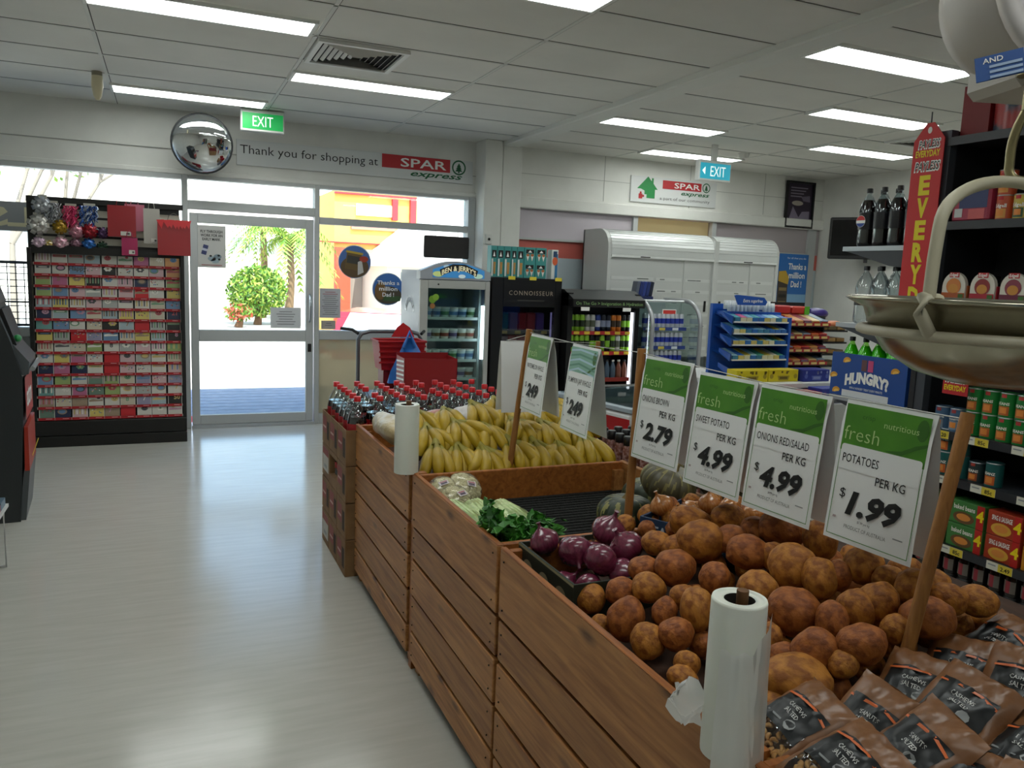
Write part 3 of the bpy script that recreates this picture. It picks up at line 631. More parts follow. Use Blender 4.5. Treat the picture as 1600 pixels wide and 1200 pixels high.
# gift bags
def gbag(label,x,y,z,w_,h_,d_,hx,tagc=True,crumple=0):
    t=thing('gift_bag',label,'gift bag',(x,y,z),group='paper gift bags on the card rack'); m=M(hx,.35); b=MB(); 
    b.add([(-w_/2,-d_/2,0),(w_/2,-d_/2,0),(w_/2,d_/2,0),(-w_/2,d_/2,0),(-w_/2,-.004,h_),(w_/2,-.004,h_),(w_/2,.004,h_),(-w_/2,.004,h_)],[(3,2,1,0),(0,1,5,4),(2,3,7,6),(1,2,6,5),(3,0,4,7)],m); b.build('bag',t)
    b=MB(); b.tube([(-w_*.2,-.003,h_-.01),(-w_*.15,-.004,h_+.04),(0,-.004,h_+.06),(w_*.15,-.004,h_+.04),(w_*.2,-.003,h_-.01)],.003,M('#57524c',.7) if crumple else m,5); b.build('handle',t)
    if crumple:
        b=MB(); q=random.Random(3)
        for k in range(14): 
            cx=w_*(-.42+.84*q.random()); b.add([(cx-.03,-.006,h_+.0),(cx+.03,-.012,h_+.005),(cx+.01,-.018,h_-.05-.03*q.random())],[(0,1,2)],M('#d0343a',.3))
        b.build('tissue_paper',t)
    if tagc:
        b=MB(FACE_Y); b.t=T(0,-d_/2*.88,0)@FACE_Y; b.rect(-w_*.05,.012,w_*.32,.045,M('#cfccc4',.6),.003); b.rect(w_*.15,.02,w_*.27,.035,M('#55524e',.6),.004); b.build('price_tag',t)
gbag('red gift bag with white tag hanging beside the bows',-.325,7.43,1.735,.21,.255,.04,'#8f161e')
gbag('slim silver gift bag between the two red bags',-.10,7.43,1.69,.125,.29,.035,'#a9a49c')
gbag('large red gift bag with tissue at the rack\'s right end',.07,7.38,1.60,.255,.29,.05,'#98181f',False,1)
gbag('small magenta gift bag hanging just above the cards',-.27,7.40,1.585,.12,.145,.03,'#a01850')
gbag('pink gift bag half hidden behind the red one',-.23,7.50,1.79,.15,.22,.03,'#b9667a',False)
# ================================================================ cash machine, magazine stand
t=thing('cash_machine','dark grey cash machine with red front panels at the left edge','cash machine',(-1.05,5.55,0))
cg=M('#262a2c',.4); cg2=M('#4c5154',.35)
def side(prof,y0,y1,m,name,bev=None):
    b=MB(RX(90)); b.prism(prof,y1-y0,m,-y1); return b.world(name,t)
side([(-1.45,0),(-.79,0),(-.755,.62),(-.75,.86),(-.80,1.06),(-.88,1.30),(-.93,1.47),(-1.45,1.47)],5.27,5.82,cg,'cabinet')
side([(-.80,.0),(-.765,.0),(-.735,.30),(-.765,.30)],5.30,5.80,cg2,'kick_plate')
side([(-.76,.30),(-.735,.30),(-.735,.56),(-.755,.56)],5.29,5.81,M('#a52f1c',.4),'lower_panel')
b=MB(T(-.752,5.55,.73)@RZ(90)@RX(90)); b.rect(-.255,-.13,.255,.12,M('#a8231c',.4),.012); b.text(-.02,-.06,'atm',.13,PAPER,.014,w=.33,bold=.02); b.rect(-.255,-.345,.255,-.335,YELLOW,.034); b.world('sign_panel',t)
side([(-.76,.86),(-.72,.87),(-.715,.94),(-.79,1.04),(-.81,1.03)],5.30,5.80,cg2,'keypad_shelf')
side([(-.80,1.03),(-.775,1.035),(-.84,1.245),(-.865,1.24)],5.34,5.76,BLACK,'screen')
b=MB(); b.ell((-.775,5.40,1.07),(.022,.03,.022),M('#2a8a4a',.3)); b.world('card_slot',t)
b=MB(); b.box(-.775,5.42,.955,-.745,5.6,.975,STEEL,.003); b.world('keypad',t)
b=MB(); b.tube([(-.70,5.3,.90),(-.70,5.8,.90)],.014,M('#85898c',.3)); b.world('shelf_rim',t)
side([(-.90,1.30),(-.86,1.27),(-.91,1.43),(-.935,1.47)],5.28,5.82,cg2,'top_bezel')
_p=Vector((-.76,5.29,0)); _l=t.location.copy(); t.rotation_euler=(0,0,R(3.8)); t.location=_p+Matrix.Rotation(R(3.8),3,'Z')@(_l-_p)+Vector((-.02,0,0))
t=thing('magazine_stand','white wire stand of magazines cut by the left edge','magazine stand',(-.95,4.3,0))
wm=M('#c9c9c6',.5); b=MB()
for y in (4.12,4.48):
    b.tube([(-1.2,y,.01),(-.76,y,.01),(-.76,y,.31),(-1.2,y,.36)],.008,wm,6)
b.tube([(-.76,4.12,.31),(-.76,4.48,.31)],.008,wm,6); b.world('frame',t)
b=MB(); b.box(-1.2,4.1,.31,-.74,4.5,.325,wm); b.world('shelf',t)
for k,hx in enumerate(('#3d3f55','#8a3a48','#556b7a')):
    MB().box(-1.19,4.13+.12*k,.325,-.75,4.24+.12*k,.35+.006*k,M(hx,.4)).build('magazine',label='magazine with %s cover lying on the low white stand'%('dark blue','maroon','slate blue')[k],cat='magazine',group='magazines on the left stand')
# ================================================================ basket trolley by the window
t=thing('basket_trolley','grey tubular basket trolley in front of the right window','trolley',(1.78,6.55,0)); gt=M('#6b6e72',.35,.6)
b=MB(); b.tube([(1.50,6.75,.08),(1.50,6.75,.95),(1.53,6.75,1.0),(1.6,6.75,1.02),(1.96,6.75,1.02),(2.03,6.75,1.0),(2.06,6.75,.95),(2.06,6.75,.08)],.017,gt); b.world('frame',t)
b=MB(); b.tube([(1.5,6.75,.12),(1.5,6.35,.12),(2.06,6.35,.12),(2.06,6.75,.12)],.014,gt); b.box(1.5,6.35,.125,2.06,6.75,.135,gt); b.world('base_frame',t)
b=MB(); b.tube([(1.5,6.75,1.0),(1.46,6.8,1.03),(1.36,6.82,1.04)],.014,BLACK); b.world('handle',t); b=MB(); b.tube([(2.06,6.75,1.0),(2.1,6.8,1.02)],.014,BLACK); b.world('handle',t)
for sx in (1.52,2.04):
    for sy in (6.37,6.73): b=MB(); b.tube([(sx-.012,sy,.045),(sx+.012,sy,.045)],.045,BLACK,14); b.world('wheel',t)
b=MB(); b.box(1.5,6.35,.50,2.06,6.75,.512,gt); b.world('rack_shelf',t)
def basket(label,x,y,z,hx):
    t=thing('shopping_basket',label,'shopping basket',(x,y,z),group='red shopping baskets on the trolley'); m=M(hx,.4); b=MB()
    o=[(-.2,-.13),(.2,-.13),(.2,.13),(-.2,.13)]; rings=[[(px*s_,py*s_,zz) for px,py in o] for s_,zz in ((.85,0),(1.0,.24))]
    b.ring_skin(rings,m,False,False); b.ring_skin([[(px*s_,py*s_,zz) for px,py in o] for s_,zz in ((.97,.235),(.83,.01))],m,False,False); b.add(rings[0],[(3,2,1,0)],m)
    for k in range(4): b.box(-.2,-.137-.002*k,.06+.045*k,.2,-.127-.004*k,.075+.045*k,M('#9a1018',.4))
    b.build('tub',t); b=MB(); b.tube([(px*1.02,py*1.02,.24) for px,py in o],.010,m,6,closed=True); b.build('rim',t)
    return t
bk=basket('red shopping basket on the trolley shelf behind the blue bag',1.80,6.55,.72,'#a30f17')
MB().box(1.65,6.46,.515,1.95,6.64,.72,M('#7d0d14',.4)).build('basket_stack',label='stack of nested red baskets under the top one on the trolley',cat='shopping baskets')
t=thing('blue_bag','blue reusable bag hanging over the red basket','bag',(1.84,6.38,.62)); bl=M('#1f62ad',.5)
b=MB(); b.add([(-.17,-.02,0),(.2,-.02,0),(.2,.03,0),(-.17,.03,0),(-.02,-.015,.37),(.03,-.015,.38),(.03,.01,.38),(-.02,.01,.37),(-.16,-.03,.1),(.19,-.03,.1)],[(0,1,9,8),(8,9,5,4),(3,7,6,2),(0,8,4,7,3),(1,2,6,5,9),(4,5,6,7)],bl,True); b.build('bag_body',t)
b=MB(); b.tube([(-.05,-.03,.3),(.0,-.02,.43),(.05,-.03,.3)],.016,bl,6); b.build('strap',t)
b=MB(); b.add([(1.70,6.42,1.0),(1.9,6.42,1.0),(1.86,6.42,1.08),(1.8,6.42,1.12),(1.75,6.42,1.08),(1.72,6.47,1.0),(1.88,6.47,1.0)],[(0,1,2,3,4),(5,0,4),(1,6,2),(6,5,4,3,2)],M('#c1141b',.5)); b.build('red_cloth',label='small red cloth bundle on top of the trolley handle',cat='cloth')
t=thing('red_box','large open red box with a white striped side below the trolley','display box',(1.88,6.0,.60),-4)
b=MB(); m=M('#8d1015',.45); W_,D_,H_=.42,.3,.28
b.box(-W_/2,-D_/2,0,W_/2,-D_/2+.006,H_,m); b.box(-W_/2,D_/2-.006,0,W_/2,D_/2,H_+.02,m); b.box(W_/2-.006,-D_/2,0,W_/2,D_/2,H_,m); b.box(-W_/2,-D_/2,0,-W_/2+.006,D_/2,H_,m); b.box(-W_/2,-D_/2,0,W_/2,D_/2,.006,m); b.build('box_walls',t)
b=MB(T(-W_/2,0,0)@FACE_X)
for k in range(7): b.flat([(-.14,.02+.035*k),(.14,.04+.035*k),(.14,.055+.035*k),(-.14,.035+.035*k)],PAPER,.002)
b.build('stripes',t)
MB().box(1.6,5.8,0,2.15,6.2,.597,M('#8a6a48',.8)).build('display_plinth',label='brown carton plinth under the large red box',cat='carton')
# ================================================================ upright freezers and coolers along the front wall
def shelf(t,x0,x1,y0,y1,z,m,name='shelf'): return MB().box(x0,y0,z-.012,x1,y1,z,m).world(name,t)
# cloud-printed ice cream freezer
t=thing('ice_cream_freezer','silver glass-door ice cream freezer with arched cloud-print BEN & JERRY\'S top','freezer',(2.43,7.2,0))
X0,X1,Y0,Y1=2.093,2.767,6.92,7.55; sv=M('#7d838f',.4,.2); fr=M('#aeb0ac',.4)
b=MB(); b.box(X0,Y0+.03,0,X0+.05,Y1,1.56,sv); b.box(X1-.05,Y0+.03,0,X1,Y1,1.56,sv); b.box(X0+.05,Y1-.05,.06,X1-.05,Y1,1.56,sv); b.box(X0+.05,Y0+.13,1.46,X1-.05,Y1-.05,1.56,sv); b.box(X0+.05,Y0+.03,0,X1-.05,Y1-.05,.2,sv); b.world('cabinet',t)
b=MB(T(X0,0,0)@FACE_X); b.t=T(X0,7.25,0)@FACE_X
b.flat([(-.3,.07),(.3,.07),(.3,.62),(.1,.72),(-.1,.66),(-.3,.75)],M('#3f63a0',.35),.002)
b.flat([(-.3,.75),(-.1,.66),(.1,.72),(.3,.62),(.3,.9),(0,.98),(-.3,.92)],M('#7484ad',.35),.0015)
for x,y,rr in ((-.05,.55,.07),(-.05,.64,.05),(.2,.5,.05),(.1,.3,.06),(-.15,.2,.05)): b.disc(x,y,rr*.7,rr,M('#b5b9cc',.4),.003,16)
for a in range(9): b.t=T(X0,7.25,0)@FACE_X@T(.0,1.16,0)@RZ(70-17.5*a); b.rect(-.03,.1,.03,.16,M('#d8dade',.35),.002); b.rect(-.012,.115,.012,.145,M('#8d94a6',.4),.003)
b.world('side_print',t)
b=MB(RX(90)); ar=[(X0-.002,1.482),(X1+.002,1.482),(X1+.002,1.555)]+[(X1-.05-(X1-X0-.1)*k/10,1.575+.075*math.sin(math.pi*k/10)) for k in range(11)]+[(X0-.002,1.555)]
b.prism(ar,.12,M('#9fa4ab',.35),-(Y0+.12)); b.world('top_housing',t)
b=MB(); b.t=T(2.455,Y0,0)@FACE_Y; wd=.25
a2=[(-wd,1.50),(wd,1.50),(wd,1.565)]+[(wd-2*wd*k/10,1.57+.06*math.sin(math.pi*k/10)) for k in range(11)]+[(-wd,1.565)]
b.flat(a2,M('#3f8ccb',.4,emit=.25),.003)
for x,y,rr,hx in ((-.2,1.53,.05,'#c9d88a'),(.19,1.52,.045,'#bfe0d0'),(.03,1.515,.035,'#d5e6ea'),(-.12,1.6,.03,'#b5d0e0')): b.disc(x,y,rr,rr*.5,M(hx,.4,emit=.2),.0035,16)
b.flat([(-.17,1.515),(-.06,1.56),(.06,1.56),(.17,1.515),(.185,1.57),(.06,1.622),(-.06,1.622),(-.185,1.57)],INK,.004)
b.text(.0,1.565,'BEN & JERRY\'S',.043,M('#efe6c0',.5,emit=.3),.006,w=.33,bold=.02,arc=1.6); b.world('logo',t)
b=MB(); b.box(X0,Y0,.1,X0+.075,Y0+.03,1.475,fr,.004); b.box(X1-.045,Y0,.1,X1,Y0+.03,1.475,fr,.004); b.box(X0+.075,Y0,1.40,X1-.045,Y0+.03,1.475,fr,.004); b.box(X0+.075,Y0,.1,X1-.045,Y0+.03,.2,fr,.004); b.ell((X0+.17,Y0,1.437),(.008,.006,.008),INK,8,6); dr=b.world('door',t)
b=MB(); b.box(X0+.075,Y0+.012,.2,X1-.045,Y0+.016,1.40,glass('#e8f2ee',.05)); b.world('door_pane',dr)
b=MB(); b.t=T(X0+.12,Y0+.01,1.30)@FACE_Y; b.disc(0.0,.0,.035,.035,M('#6f9a2a',.5),.002); b.disc(.03,.02,.03,.03,M('#84ad38',.5),.003); b.disc(.0,-.06,.025,.025,M('#9a6a3a',.5),.002); b.world('sticker',dr)
b=MB(); b.box(X1-.075,Y0+.015,.75,X1-.045,Y0+.025,1.25,M('#dfeaf2',.4,emit=7)); b.world('lamp',t)
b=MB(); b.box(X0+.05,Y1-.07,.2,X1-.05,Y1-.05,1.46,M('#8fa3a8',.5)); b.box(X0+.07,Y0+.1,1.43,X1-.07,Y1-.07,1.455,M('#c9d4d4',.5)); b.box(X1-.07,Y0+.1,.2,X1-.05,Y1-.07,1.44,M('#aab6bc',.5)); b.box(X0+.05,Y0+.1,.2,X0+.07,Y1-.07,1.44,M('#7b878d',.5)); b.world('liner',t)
TZ=(1.13,.93,.735,.56,.40)
for z in TZ: 
    s_=shelf(t,X0+.07,X1-.07,Y0+.12,Y1-.08,z,M('#d5dde0',.4)); 
    b=MB(); b.box(X0+.07,Y0+.112,z-.02,X1-.07,Y0+.12,z+.006,M('#c4d0d2',.3)); b.world('shelf_lip',s_)
def tub(label,loc,hx,h2):
    t=thing('ice_cream_tub',label,'ice cream tub',loc,group='ice cream tubs in the silver freezer')
    MB().lathe([(.036,0),(.045,.078)],M(hx,.5),14).build('cup',t); MB().lathe([(.0475,.078),(.0475,.092),(.043,.095)],M('#d6dad8',.5),14).build('lid',t)
    MB().lathe([(.0392,.022),(.0432,.055)],M(h2,.5),14,caps=False).build('label_band',t); return t
cols=[('#c9d6de','#5d86b8'),('#cfd3cf','#7d5a3c'),('#a9c4d8','#3f6a9c'),('#d8d3c8','#9a4a3c'),('#b9d0c0','#4f7d4a'),('#c8c3d0','#6a5a8a')]
NMC=['blue','brown','navy','rust','green','violet']
for r,z in enumerate(TZ[:4]):
    for k in range(6):
        c=(k*2+r*5)%6; tub('ice cream tub with %s band, %s from left on %s freezer shelf'%(NMC[c],nth(k),nth(r)),(X0+.13+.085*k,Y0+.19,z+.001),*cols[c])
# black freezer
t=thing('ice_cream_freezer','black glass-door freezer with CONNOISSEUR in silver letters','freezer',(3.15,7.2,0)); X0,X1=2.79,3.515; bm=M('#0b0b0c',.35)
b=MB(); b.box(X0,Y0,0,X0+.115,Y1,1.52,bm,.004); b.box(X1-.07,Y0,0,X1,Y1,1.52,bm,.004); b.box(X0+.115,Y0,1.25,X1-.07,Y1,1.52,bm); b.box(X0+.115,Y1-.05,.05,X1-.07,Y1,1.25,bm); b.box(X0+.115,Y0,.05,X1-.07,Y1,.3,bm); b.world('cabinet',t)
b=MB(T(3.19,Y0,1.36)@FACE_Y); b.text(0,0,'CONNOISSEUR',.042,M('#b7a897',.4),.003,w=.46,bold=-.012,sp=1.25); b.rect(-.14,-.055,.14,-.045,M('#3a3733',.5),.003); b.world('logo',t)
MB().box(X0+.115,Y0+.01,.3,X1-.07,Y0+.014,1.25,glass('#d8dde0',.05)).world('door_pane',t)
MB().box(X1-.095,Y0+.03,.35,X1-.08,Y0+.04,1.2,M('#8a7fb5',.5,emit=.5)).world('lamp',t)
for x in (2.98,3.2,3.47): MB().box(x-.035,Y0-.008,1.503,x+.035,Y0-.004,1.535,M('#e3cf3c',.5)).world('price_ticket',t)
ICE=['#1f5a3c','#7a5a66','#a4252c','#b03a44','#6a4a9a','#2f4a8a']; ICN=['green','dusty pink','red','rose','violet','blue']
for r,z in enumerate((1.02,.80,.58)):
    s_=shelf(t,X0+.115,X1-.07,Y0+.06,Y1-.06,z,BLK2); b=MB()
    for k in range(4): b.box(X0+.13+.14*k,Y0+.055,z-.03,X0+.19+.14*k,Y0+.06,z-.002,M('#b59a3a',.6))
    b.world('price_tag',s_)
    for k in range(6):
        if k>4 and r==0: continue
        MB().box(-.045,-.05,0,.045,.05,.17,M(ICE[(k+r)%6],.35),.01).build('ice_cream_box',loc=(X0+.17+.095*k,Y0+.14,z+.001),label='%s ice cream box, %s from left on %s shelf of the black freezer'%(ICN[(k+r)%6],nth(k),nth(r)),cat='ice cream box',group='ice cream boxes in the black freezer')
# ice cream cone cartons on top
def cone(label,x,y,z,w_,rows_,teal=True):
    t=thing('cone_carton',label,'carton',(x,y,z),group='ice cream cone cartons on the black freezer'); b=MB(); b.box(-w_/2,-.05,0,w_/2,.05,.29,M('#3d8f8c' if teal else '#d8dcd8',.45),.003); b.build('carton',t)
    b=MB(T(0,-.05,0)@FACE_Y); 
    for z0 in ((.0,) if rows_==1 else (0,.145)):
        H=.29 if rows_==1 else .145
        b.rect(-w_*.36,z0+H*.62,w_*.36,z0+H*.86,INK,.002); b.flat([(-w_*.18,z0+H*.66),(w_*.18,z0+H*.66),(0,z0+H*.82)],PAPER,.003)
        if rows_==1: b.flat([(-w_*.05,.03),(w_*.25,.03),(w_*.3,.14),(-w_*.1,.14)],M('#b98a4a',.5),.003); b.rect(-w_*.4,.01,-w_*.15,.17,M('#cfd8d6',.5),.002)
        else:
            for q in (-.2,.2): b.flat([(w_*(q-.15),z0+H*.5),(w_*(q+.15),z0+H*.5),(w_*q,z0+H*.1)],M('#e7e3da',.5),.003); b.disc(w_*q,z0+H*.5,w_*.14,H*.09,M('#b4683a',.5),.004,12)
    b.build('print',t)
cx=2.745
for k,(w_,rr) in enumerate(((.06,1),(.065,1),(.07,1),(.055,1),(.07,1),(.115,2),(.115,2))):
    cone('teal cone carton, %s from left on the black freezer top'%nth(k),cx+w_/2+.045,7.03,1.522,w_,rr); cx+=w_+.004
t=thing('cone_carton','slim white and orange carton standing alone at the freezer top\'s right','carton',(3.455,7.03,1.522),group='ice cream cone cartons on the black freezer'); MB().box(-.035,-.05,0,.035,.05,.28,M('#d6dad6',.5),.003).build('carton',t)
b=MB(T(0,-.05,0)@FACE_Y); b.rect(.0,.0,.03,.24,M('#2f6f9a',.5),.002); b.disc(0,.17,.028,.04,M('#cc5a2c',.5),.003,12); b.rect(-.02,.21,.02,.265,M('#24456a',.5),.003); b.build('print',t)
# energy drink cans
def can_proto(h,r_,hx,h2,cat='drink can',name='drink_can',band=True):
    t=thing(name,'',cat); MB().lathe([(r_*.8,0),(r_,.008),(r_,h-.016),(r_*.82,h)],M(hx,.3,.3),12).build('can',t)
    if band: MB().lathe([(r_*1.012,h*.3),(r_*1.012,h*.68)],M(h2,.35),12,caps=False).build('label_band',t)
    MB().lathe([(r_*.78,h-.002),(r_*.82,h+.003),(r_*.7,h+.001)],STEEL,12).build('lid',t); return t
protos={}
def place_can(key,args,label,loc,group,rz=0):
    if key not in protos:
        o=can_proto(*args); o.location=loc; o['label']=label; o['group']=group; o.rotation_euler=(0,0,R(rz)); protos[key]=o; return o
    return dup(protos[key],label,loc,(0,0,R(rz)),group)
# open black cooler
t=thing('drinks_cooler','open black drinks cooler reading On The Go > Invigoration & Hydration','cooler',(3.9,7.1,0)); X0,X1,YF,YB=3.53,4.33,6.70,7.26
b=MB(); b.box(X0,YF+.1,0,X0+.05,YB,1.40,BLACK); b.box(X1-.05,YF+.1,.05,X1,YB,1.40,BLACK); b.box(X0,YB-.05,.05,X1,YB,1.40,BLACK); b.box(X0+.05,YF+.1,.05,X1-.05,YB-.05,.45,BLACK); b.box(X0,YF,.05,X1,YF+.098,.45,BLACK,.01); b.world('cabinet',t)
b=MB(); b.box(X0,YF,1.27,X1,YB,1.345,BLACK,.004); b.add([(X0,YF,1.345),(X1,YF,1.345),(X1,YF+.2,1.43),(X0,YF+.2,1.43),(X0,YB,1.43),(X1,YB,1.43),(X0,YB,1.345),(X1,YB,1.345)],[(0,1,2,3),(3,2,5,4),(1,7,5,2),(0,3,4,6)],M('#2a2d2e',.3)); b.world('canopy',t)
b=MB(T(3.93,YF,1.292)@FACE_Y); b.text(0,0,'On The Go > Invigoration & Hydration',.03,M('#7fa068',.5),.002,w=.74,bold=.01); b.world('lettering',t)
for k in (3.66,4.12): MB().box(k-.045,YF-.004,1.235,k+.045,YF+.002,1.27,PAPER).world('ticket_holder',t)
MB().box(X1-.075,YF+.12,.5,X1-.055,YF+.14,1.22,M('#eef6ff',.4,emit=3)).world('lamp',t)
MB().box(X0+.02,YF-.01,.5,X1-.02,YF+.0,.52,STEEL).world('rail',t)
EN=[('g','#8fc43a','#1d2a18','lime'),('w','#c9ccc9','#59614f','silver'),('b','#2a3f8a','#c9ccd6','blue'),('n','#1d2230','#8a93b0','dark'),('o','#d97a24','#3a2a1a','orange'),('k','#1a1c1a','#7fb52f','black and lime')]
ROW=[['g','g','g','w','w','b','n','n','o','o','k','k'],['g','g','g','g','k','k','g','k','g','w','g','g']]
for r,z in enumerate((1.02,.82)):
    s_=shelf(t,X0+.05,X1-.08,YF+.14,YB-.1,z,BLK2); b=MB(); b.box(X0+.05,YF+.132,z-.025,X1-.08,YF+.14,z+.012,SRED)
    for k in range(6): b.box(X0+.09+.115*k,YF+.13,z-.02,X0+.15+.115*k,YF+.133,z+.008,M('#e0c33a',.5))
    b.world('price_strip',s_)
    for k,ch in enumerate(ROW[r]):
        e=[q for q in EN if q[0]==ch][0]
        place_can('en'+ch,(.168,.029,e[1],e[2]),'%s energy drink can, %s from left on the cooler\'s %s shelf'%(e[3],nth(k),('upper','second')[r]),(X0+.085+.0585*k,YF+.185,z+.001),'energy drinks in the black cooler',k*40)
s_=shelf(t,X0+.05,X1-.08,YF+.1,YB-.1,.56,M('#5a4630',.5)); MB().box(X0+.05,YF+.09,.535,X1-.08,YF+.1,.575,M('#8a2a20',.5)).world('price_strip',s_)
BT=['#3d7a5a','#2f5f4a','#8a9aa6','#4a5a6a','#7a4a3a','#5f4a3a']; BN=['green','dark green','clear','slate','amber','brown']
jb=None
for k in range(10):
    hx=BT[k//2%6]; l='%s drink bottle, %s from left on the cooler\'s third shelf'%(BN[k//2%6],nth(k))
    b2=thing('drink_bottle',l,'bottle',(X0+.10+.066*k,YF+.16,.562),group='bottles on the cooler\'s third shelf'); MB().lathe([(.027,0),(.03,.01),(.03,.10),(.013,.15),(.013,.165)],M(hx,.15),12).build('bottle',b2); MB().cyl((0,0,.165),.015,.018,M('#c9c9c4' if k%3 else '#2a2a2a',.4),10).build('cap',b2)
MB().box(3.5,YF-.014,.1,3.72,YF-.004,.45,M('#8fb52c',.5)).world('kick_panel',t)
# glass-ended cooler with blue cans
t=thing('drinks_cooler','open cooler with curved glass ends full of blue energy drink cans','cooler',(4.65,7.1,0)); X0,X1,YF,YB=4.36,4.93,6.60,7.26; tr_=M('#a9abae',.35,.5)
def arc_side(x,name):
    pr=[(YB,.0)]+[(YB,1.35)]+[(YF+.28-.28*math.sin(R(a)),1.10+.25*math.cos(R(a))) for a in range(0,91,15)]+[(YF,.0)]
    b=MB(); b.add([(x,y,z) for y,z in pr]+[(x+.006,y,z) for y,z in pr],[tuple(range(len(pr))),tuple(range(len(pr),2*len(pr)))[::-1]],glass('#dfeae8',.05)); s_=b.world(name,t)
    b=MB(); b.tube([(x+.003,y,z) for y,z in pr[1:]],.022,tr_,8); b.world('edge_trim',s_)
arc_side(X0,'glass_end'); arc_side(X1,'glass_end')
b=MB(); b.box(X0,YB-.03,0,X1,YB,1.35,M('#c9cdd0',.4)); b.box(X0+.01,YF+.05,.1,X1-.01,YB-.03,.5,M('#c4c8cc',.4)); b.world('cabinet',t)
MB().box(X0+.02,YF+.28,1.33,X1-.02,YB,1.345,glass('#d5e0de',.08)).world('top_pane',t); b=MB(); b.tube([(X0,YF+.28,1.34),(X1,YF+.28,1.34)],.013,M('#dfe3e6',.25,.5)); b.world('top_rail',t)
for r,z in enumerate((1.075,.885,.70,.52)):
    s_=shelf(t,X0+.02,X1-.03,YF+.2,YB-.04,z,M('#cfd4da',.4)); b=MB(); b.box(X0+.02,YF+.19,z-.03,X1-.03,YF+.2,z+.005,M('#2a3f86',.5))
    for k in range(3): b.box(X0+.05+.16*k,YF+.187,z-.026,X0+.12+.16*k,YF+.19,z,M('#d9c452' if k%2 else '#dfe3ea',.5))
    b.world('price_strip',s_)
    for k in range(9): place_can('rb',(.135,.0265,'#c2c6cf','#24379a'),'blue and silver can, %s from left on the glass-ended cooler\'s %s shelf'%(nth(k),nth(r)),(X0+.06+.055*k,YF+.235,z+.001),'blue and silver cans in the glass-ended cooler',k*73)
t2=thing('offer_ticket','white offer card with a red heading under the glass cooler\'s top edge','price ticket',(4.72,YF+.25,1.19)); b=MB(FACE_Y); b.rect(-.085,-.07,.085,.07,PAPER,0); b.add([(-.085,-.07,-.002),(.085,-.07,-.002),(.085,.07,-.002),(-.085,.07,-.002)],[(3,2,1,0)],PAPER); b.rect(-.075,.02,.075,.06,M('#cf3a34',.5),.002); b.rect(-.05,-.02,.0,-.012,INK,.002); b.rect(-.05,-.045,.02,-.038,INK,.002); b.build('card',t2)
t2=thing('can_carton','dark blue open carton of slim cans on the glass cooler top','carton',(4.50,7.05,1.352)); MB().box(-.11,-.06,0,.11,.06,.03,M('#1d2858',.4),.004).build('tray',t2)
for k in range(5): MB(T(-.085+.042*k,0,.03)@RY(9)).box(-.019,-.045,0,.019,.045,.15,M(('#59606e','#23336e','#2b3f86','#23336e','#1c2236')[k],.35),.004).build('packet',t2)
# low ice cream chest with a heart sign
t=thing('ice_cream_chest','low red-fronted ice cream chest freezer with a white heart sign','chest freezer',(2.35,4.1,0),12)
b=MB(); b.box(-.05,-.35,.0,.75,.35,.80,M('#d9dbd9',.4),.02); b.build('cabinet',t)
b=MB(FACE_Y); b.t=T(-.05,0,0)@FACE_X; b.rect(-.34,.05,.34,.765,M('#a01118',.4),.002); b.build('side_print',t)
b=MB(); b.t=T(0,-.35,0)@FACE_Y; b.rect(-.04,.05,.74,.765,M('#a01118',.4),.002); b.build('front_print',t)
def heart(b,x,y,s_,m,z):
    pts=[]
    for k in range(40):
        a=2*math.pi*k/40; pts.append((x+s_*.0625*16*math.sin(a)**3,y+s_*.0625*(13*math.cos(a)-5*math.cos(2*a)-2*math.cos(3*a)-math.cos(4*a))))
    b.flat(pts[::-1],m,z)
for tf,x in ((T(-.05,0,0)@FACE_X,.14),(T(0,-.35,0)@FACE_Y,.13)):
    b=MB(tf)
    for s_,m,z in ((.115,PAPER,.004),(.088,M('#a01118',.4),.005),(.064,PAPER,.006),(.042,M('#a01118',.4),.007)): heart(b,x,.58,s_,m,z)
    b.text(x,.395,'STREETS',.04,PAPER,.004,w=.22,bold=.02); b.build('heart_logo',t)
b=MB(); b.box(-.055,-.355,.80,.755,.355,.83,M('#9aa7b0',.35),.006); b.box(-.02,-.32,.83,.72,.32,.836,glass('#d6e0e0',.08)); b.build('lid',t)
# ================================================================ cigarette cabinet behind the counter
t=thing('shutter_cabinet','wide white cabinet with curved roller top and closed price-strip doors','cabinet',(5.36,7.55,0)); cw=M('#c9cbc8',.4); X0,X1,YF,YB=4.226,6.49,7.30,7.85
def sideprof(x,name):
    pr=[(YB,.72),(YB,2.07)]+[(YF+.2-.2*math.sin(R(a)),1.87+.2*math.cos(R(a))) for a in range(0,91,15)]+[(YF,.72)]
    b=MB(); n=len(pr); b.add([(x,y,z) for y,z in pr]+[(x+.04,y,z) for y,z in pr],[tuple(range(n)),tuple(range(n,2*n))[::-1]]+[(i,n+i,n+(i+1)%n,(i+1)%n) for i in range(n)],cw); b.world(name,t)
sideprof(X0,'side_panel'); sideprof(X1-.04,'side_panel'); 
rl=M('#d5d8d6',.35,.2)
def roll(x0,x1):
    b=MB(); pr=[(YF+.19-.2*math.sin(R(a)),1.865+.2*math.cos(R(a))) for a in range(0,91,10)]+[(YF-.01,1.80)]
    for i in range(len(pr)-1):
        (y0,z0),(y1,z1)=pr[i],pr[i+1]; b.add([(x0,y0,z0),(x1,y0,z0),(x1,y1,z1+.003),(x0,y1,z1+.003),(x0,y1+.004,z1),(x1,y1+.004,z1)],[(3,2,1,0),(3,4,5,2)],rl)
    b.box(x0,YF-.012,1.775,x1,YF+.01,1.80,M('#e3e5e3',.35)); b.box(x0+.35,YF-.016,1.782,x0+.47,YF-.012,1.792,INK); b.world('roller_shutter',t)
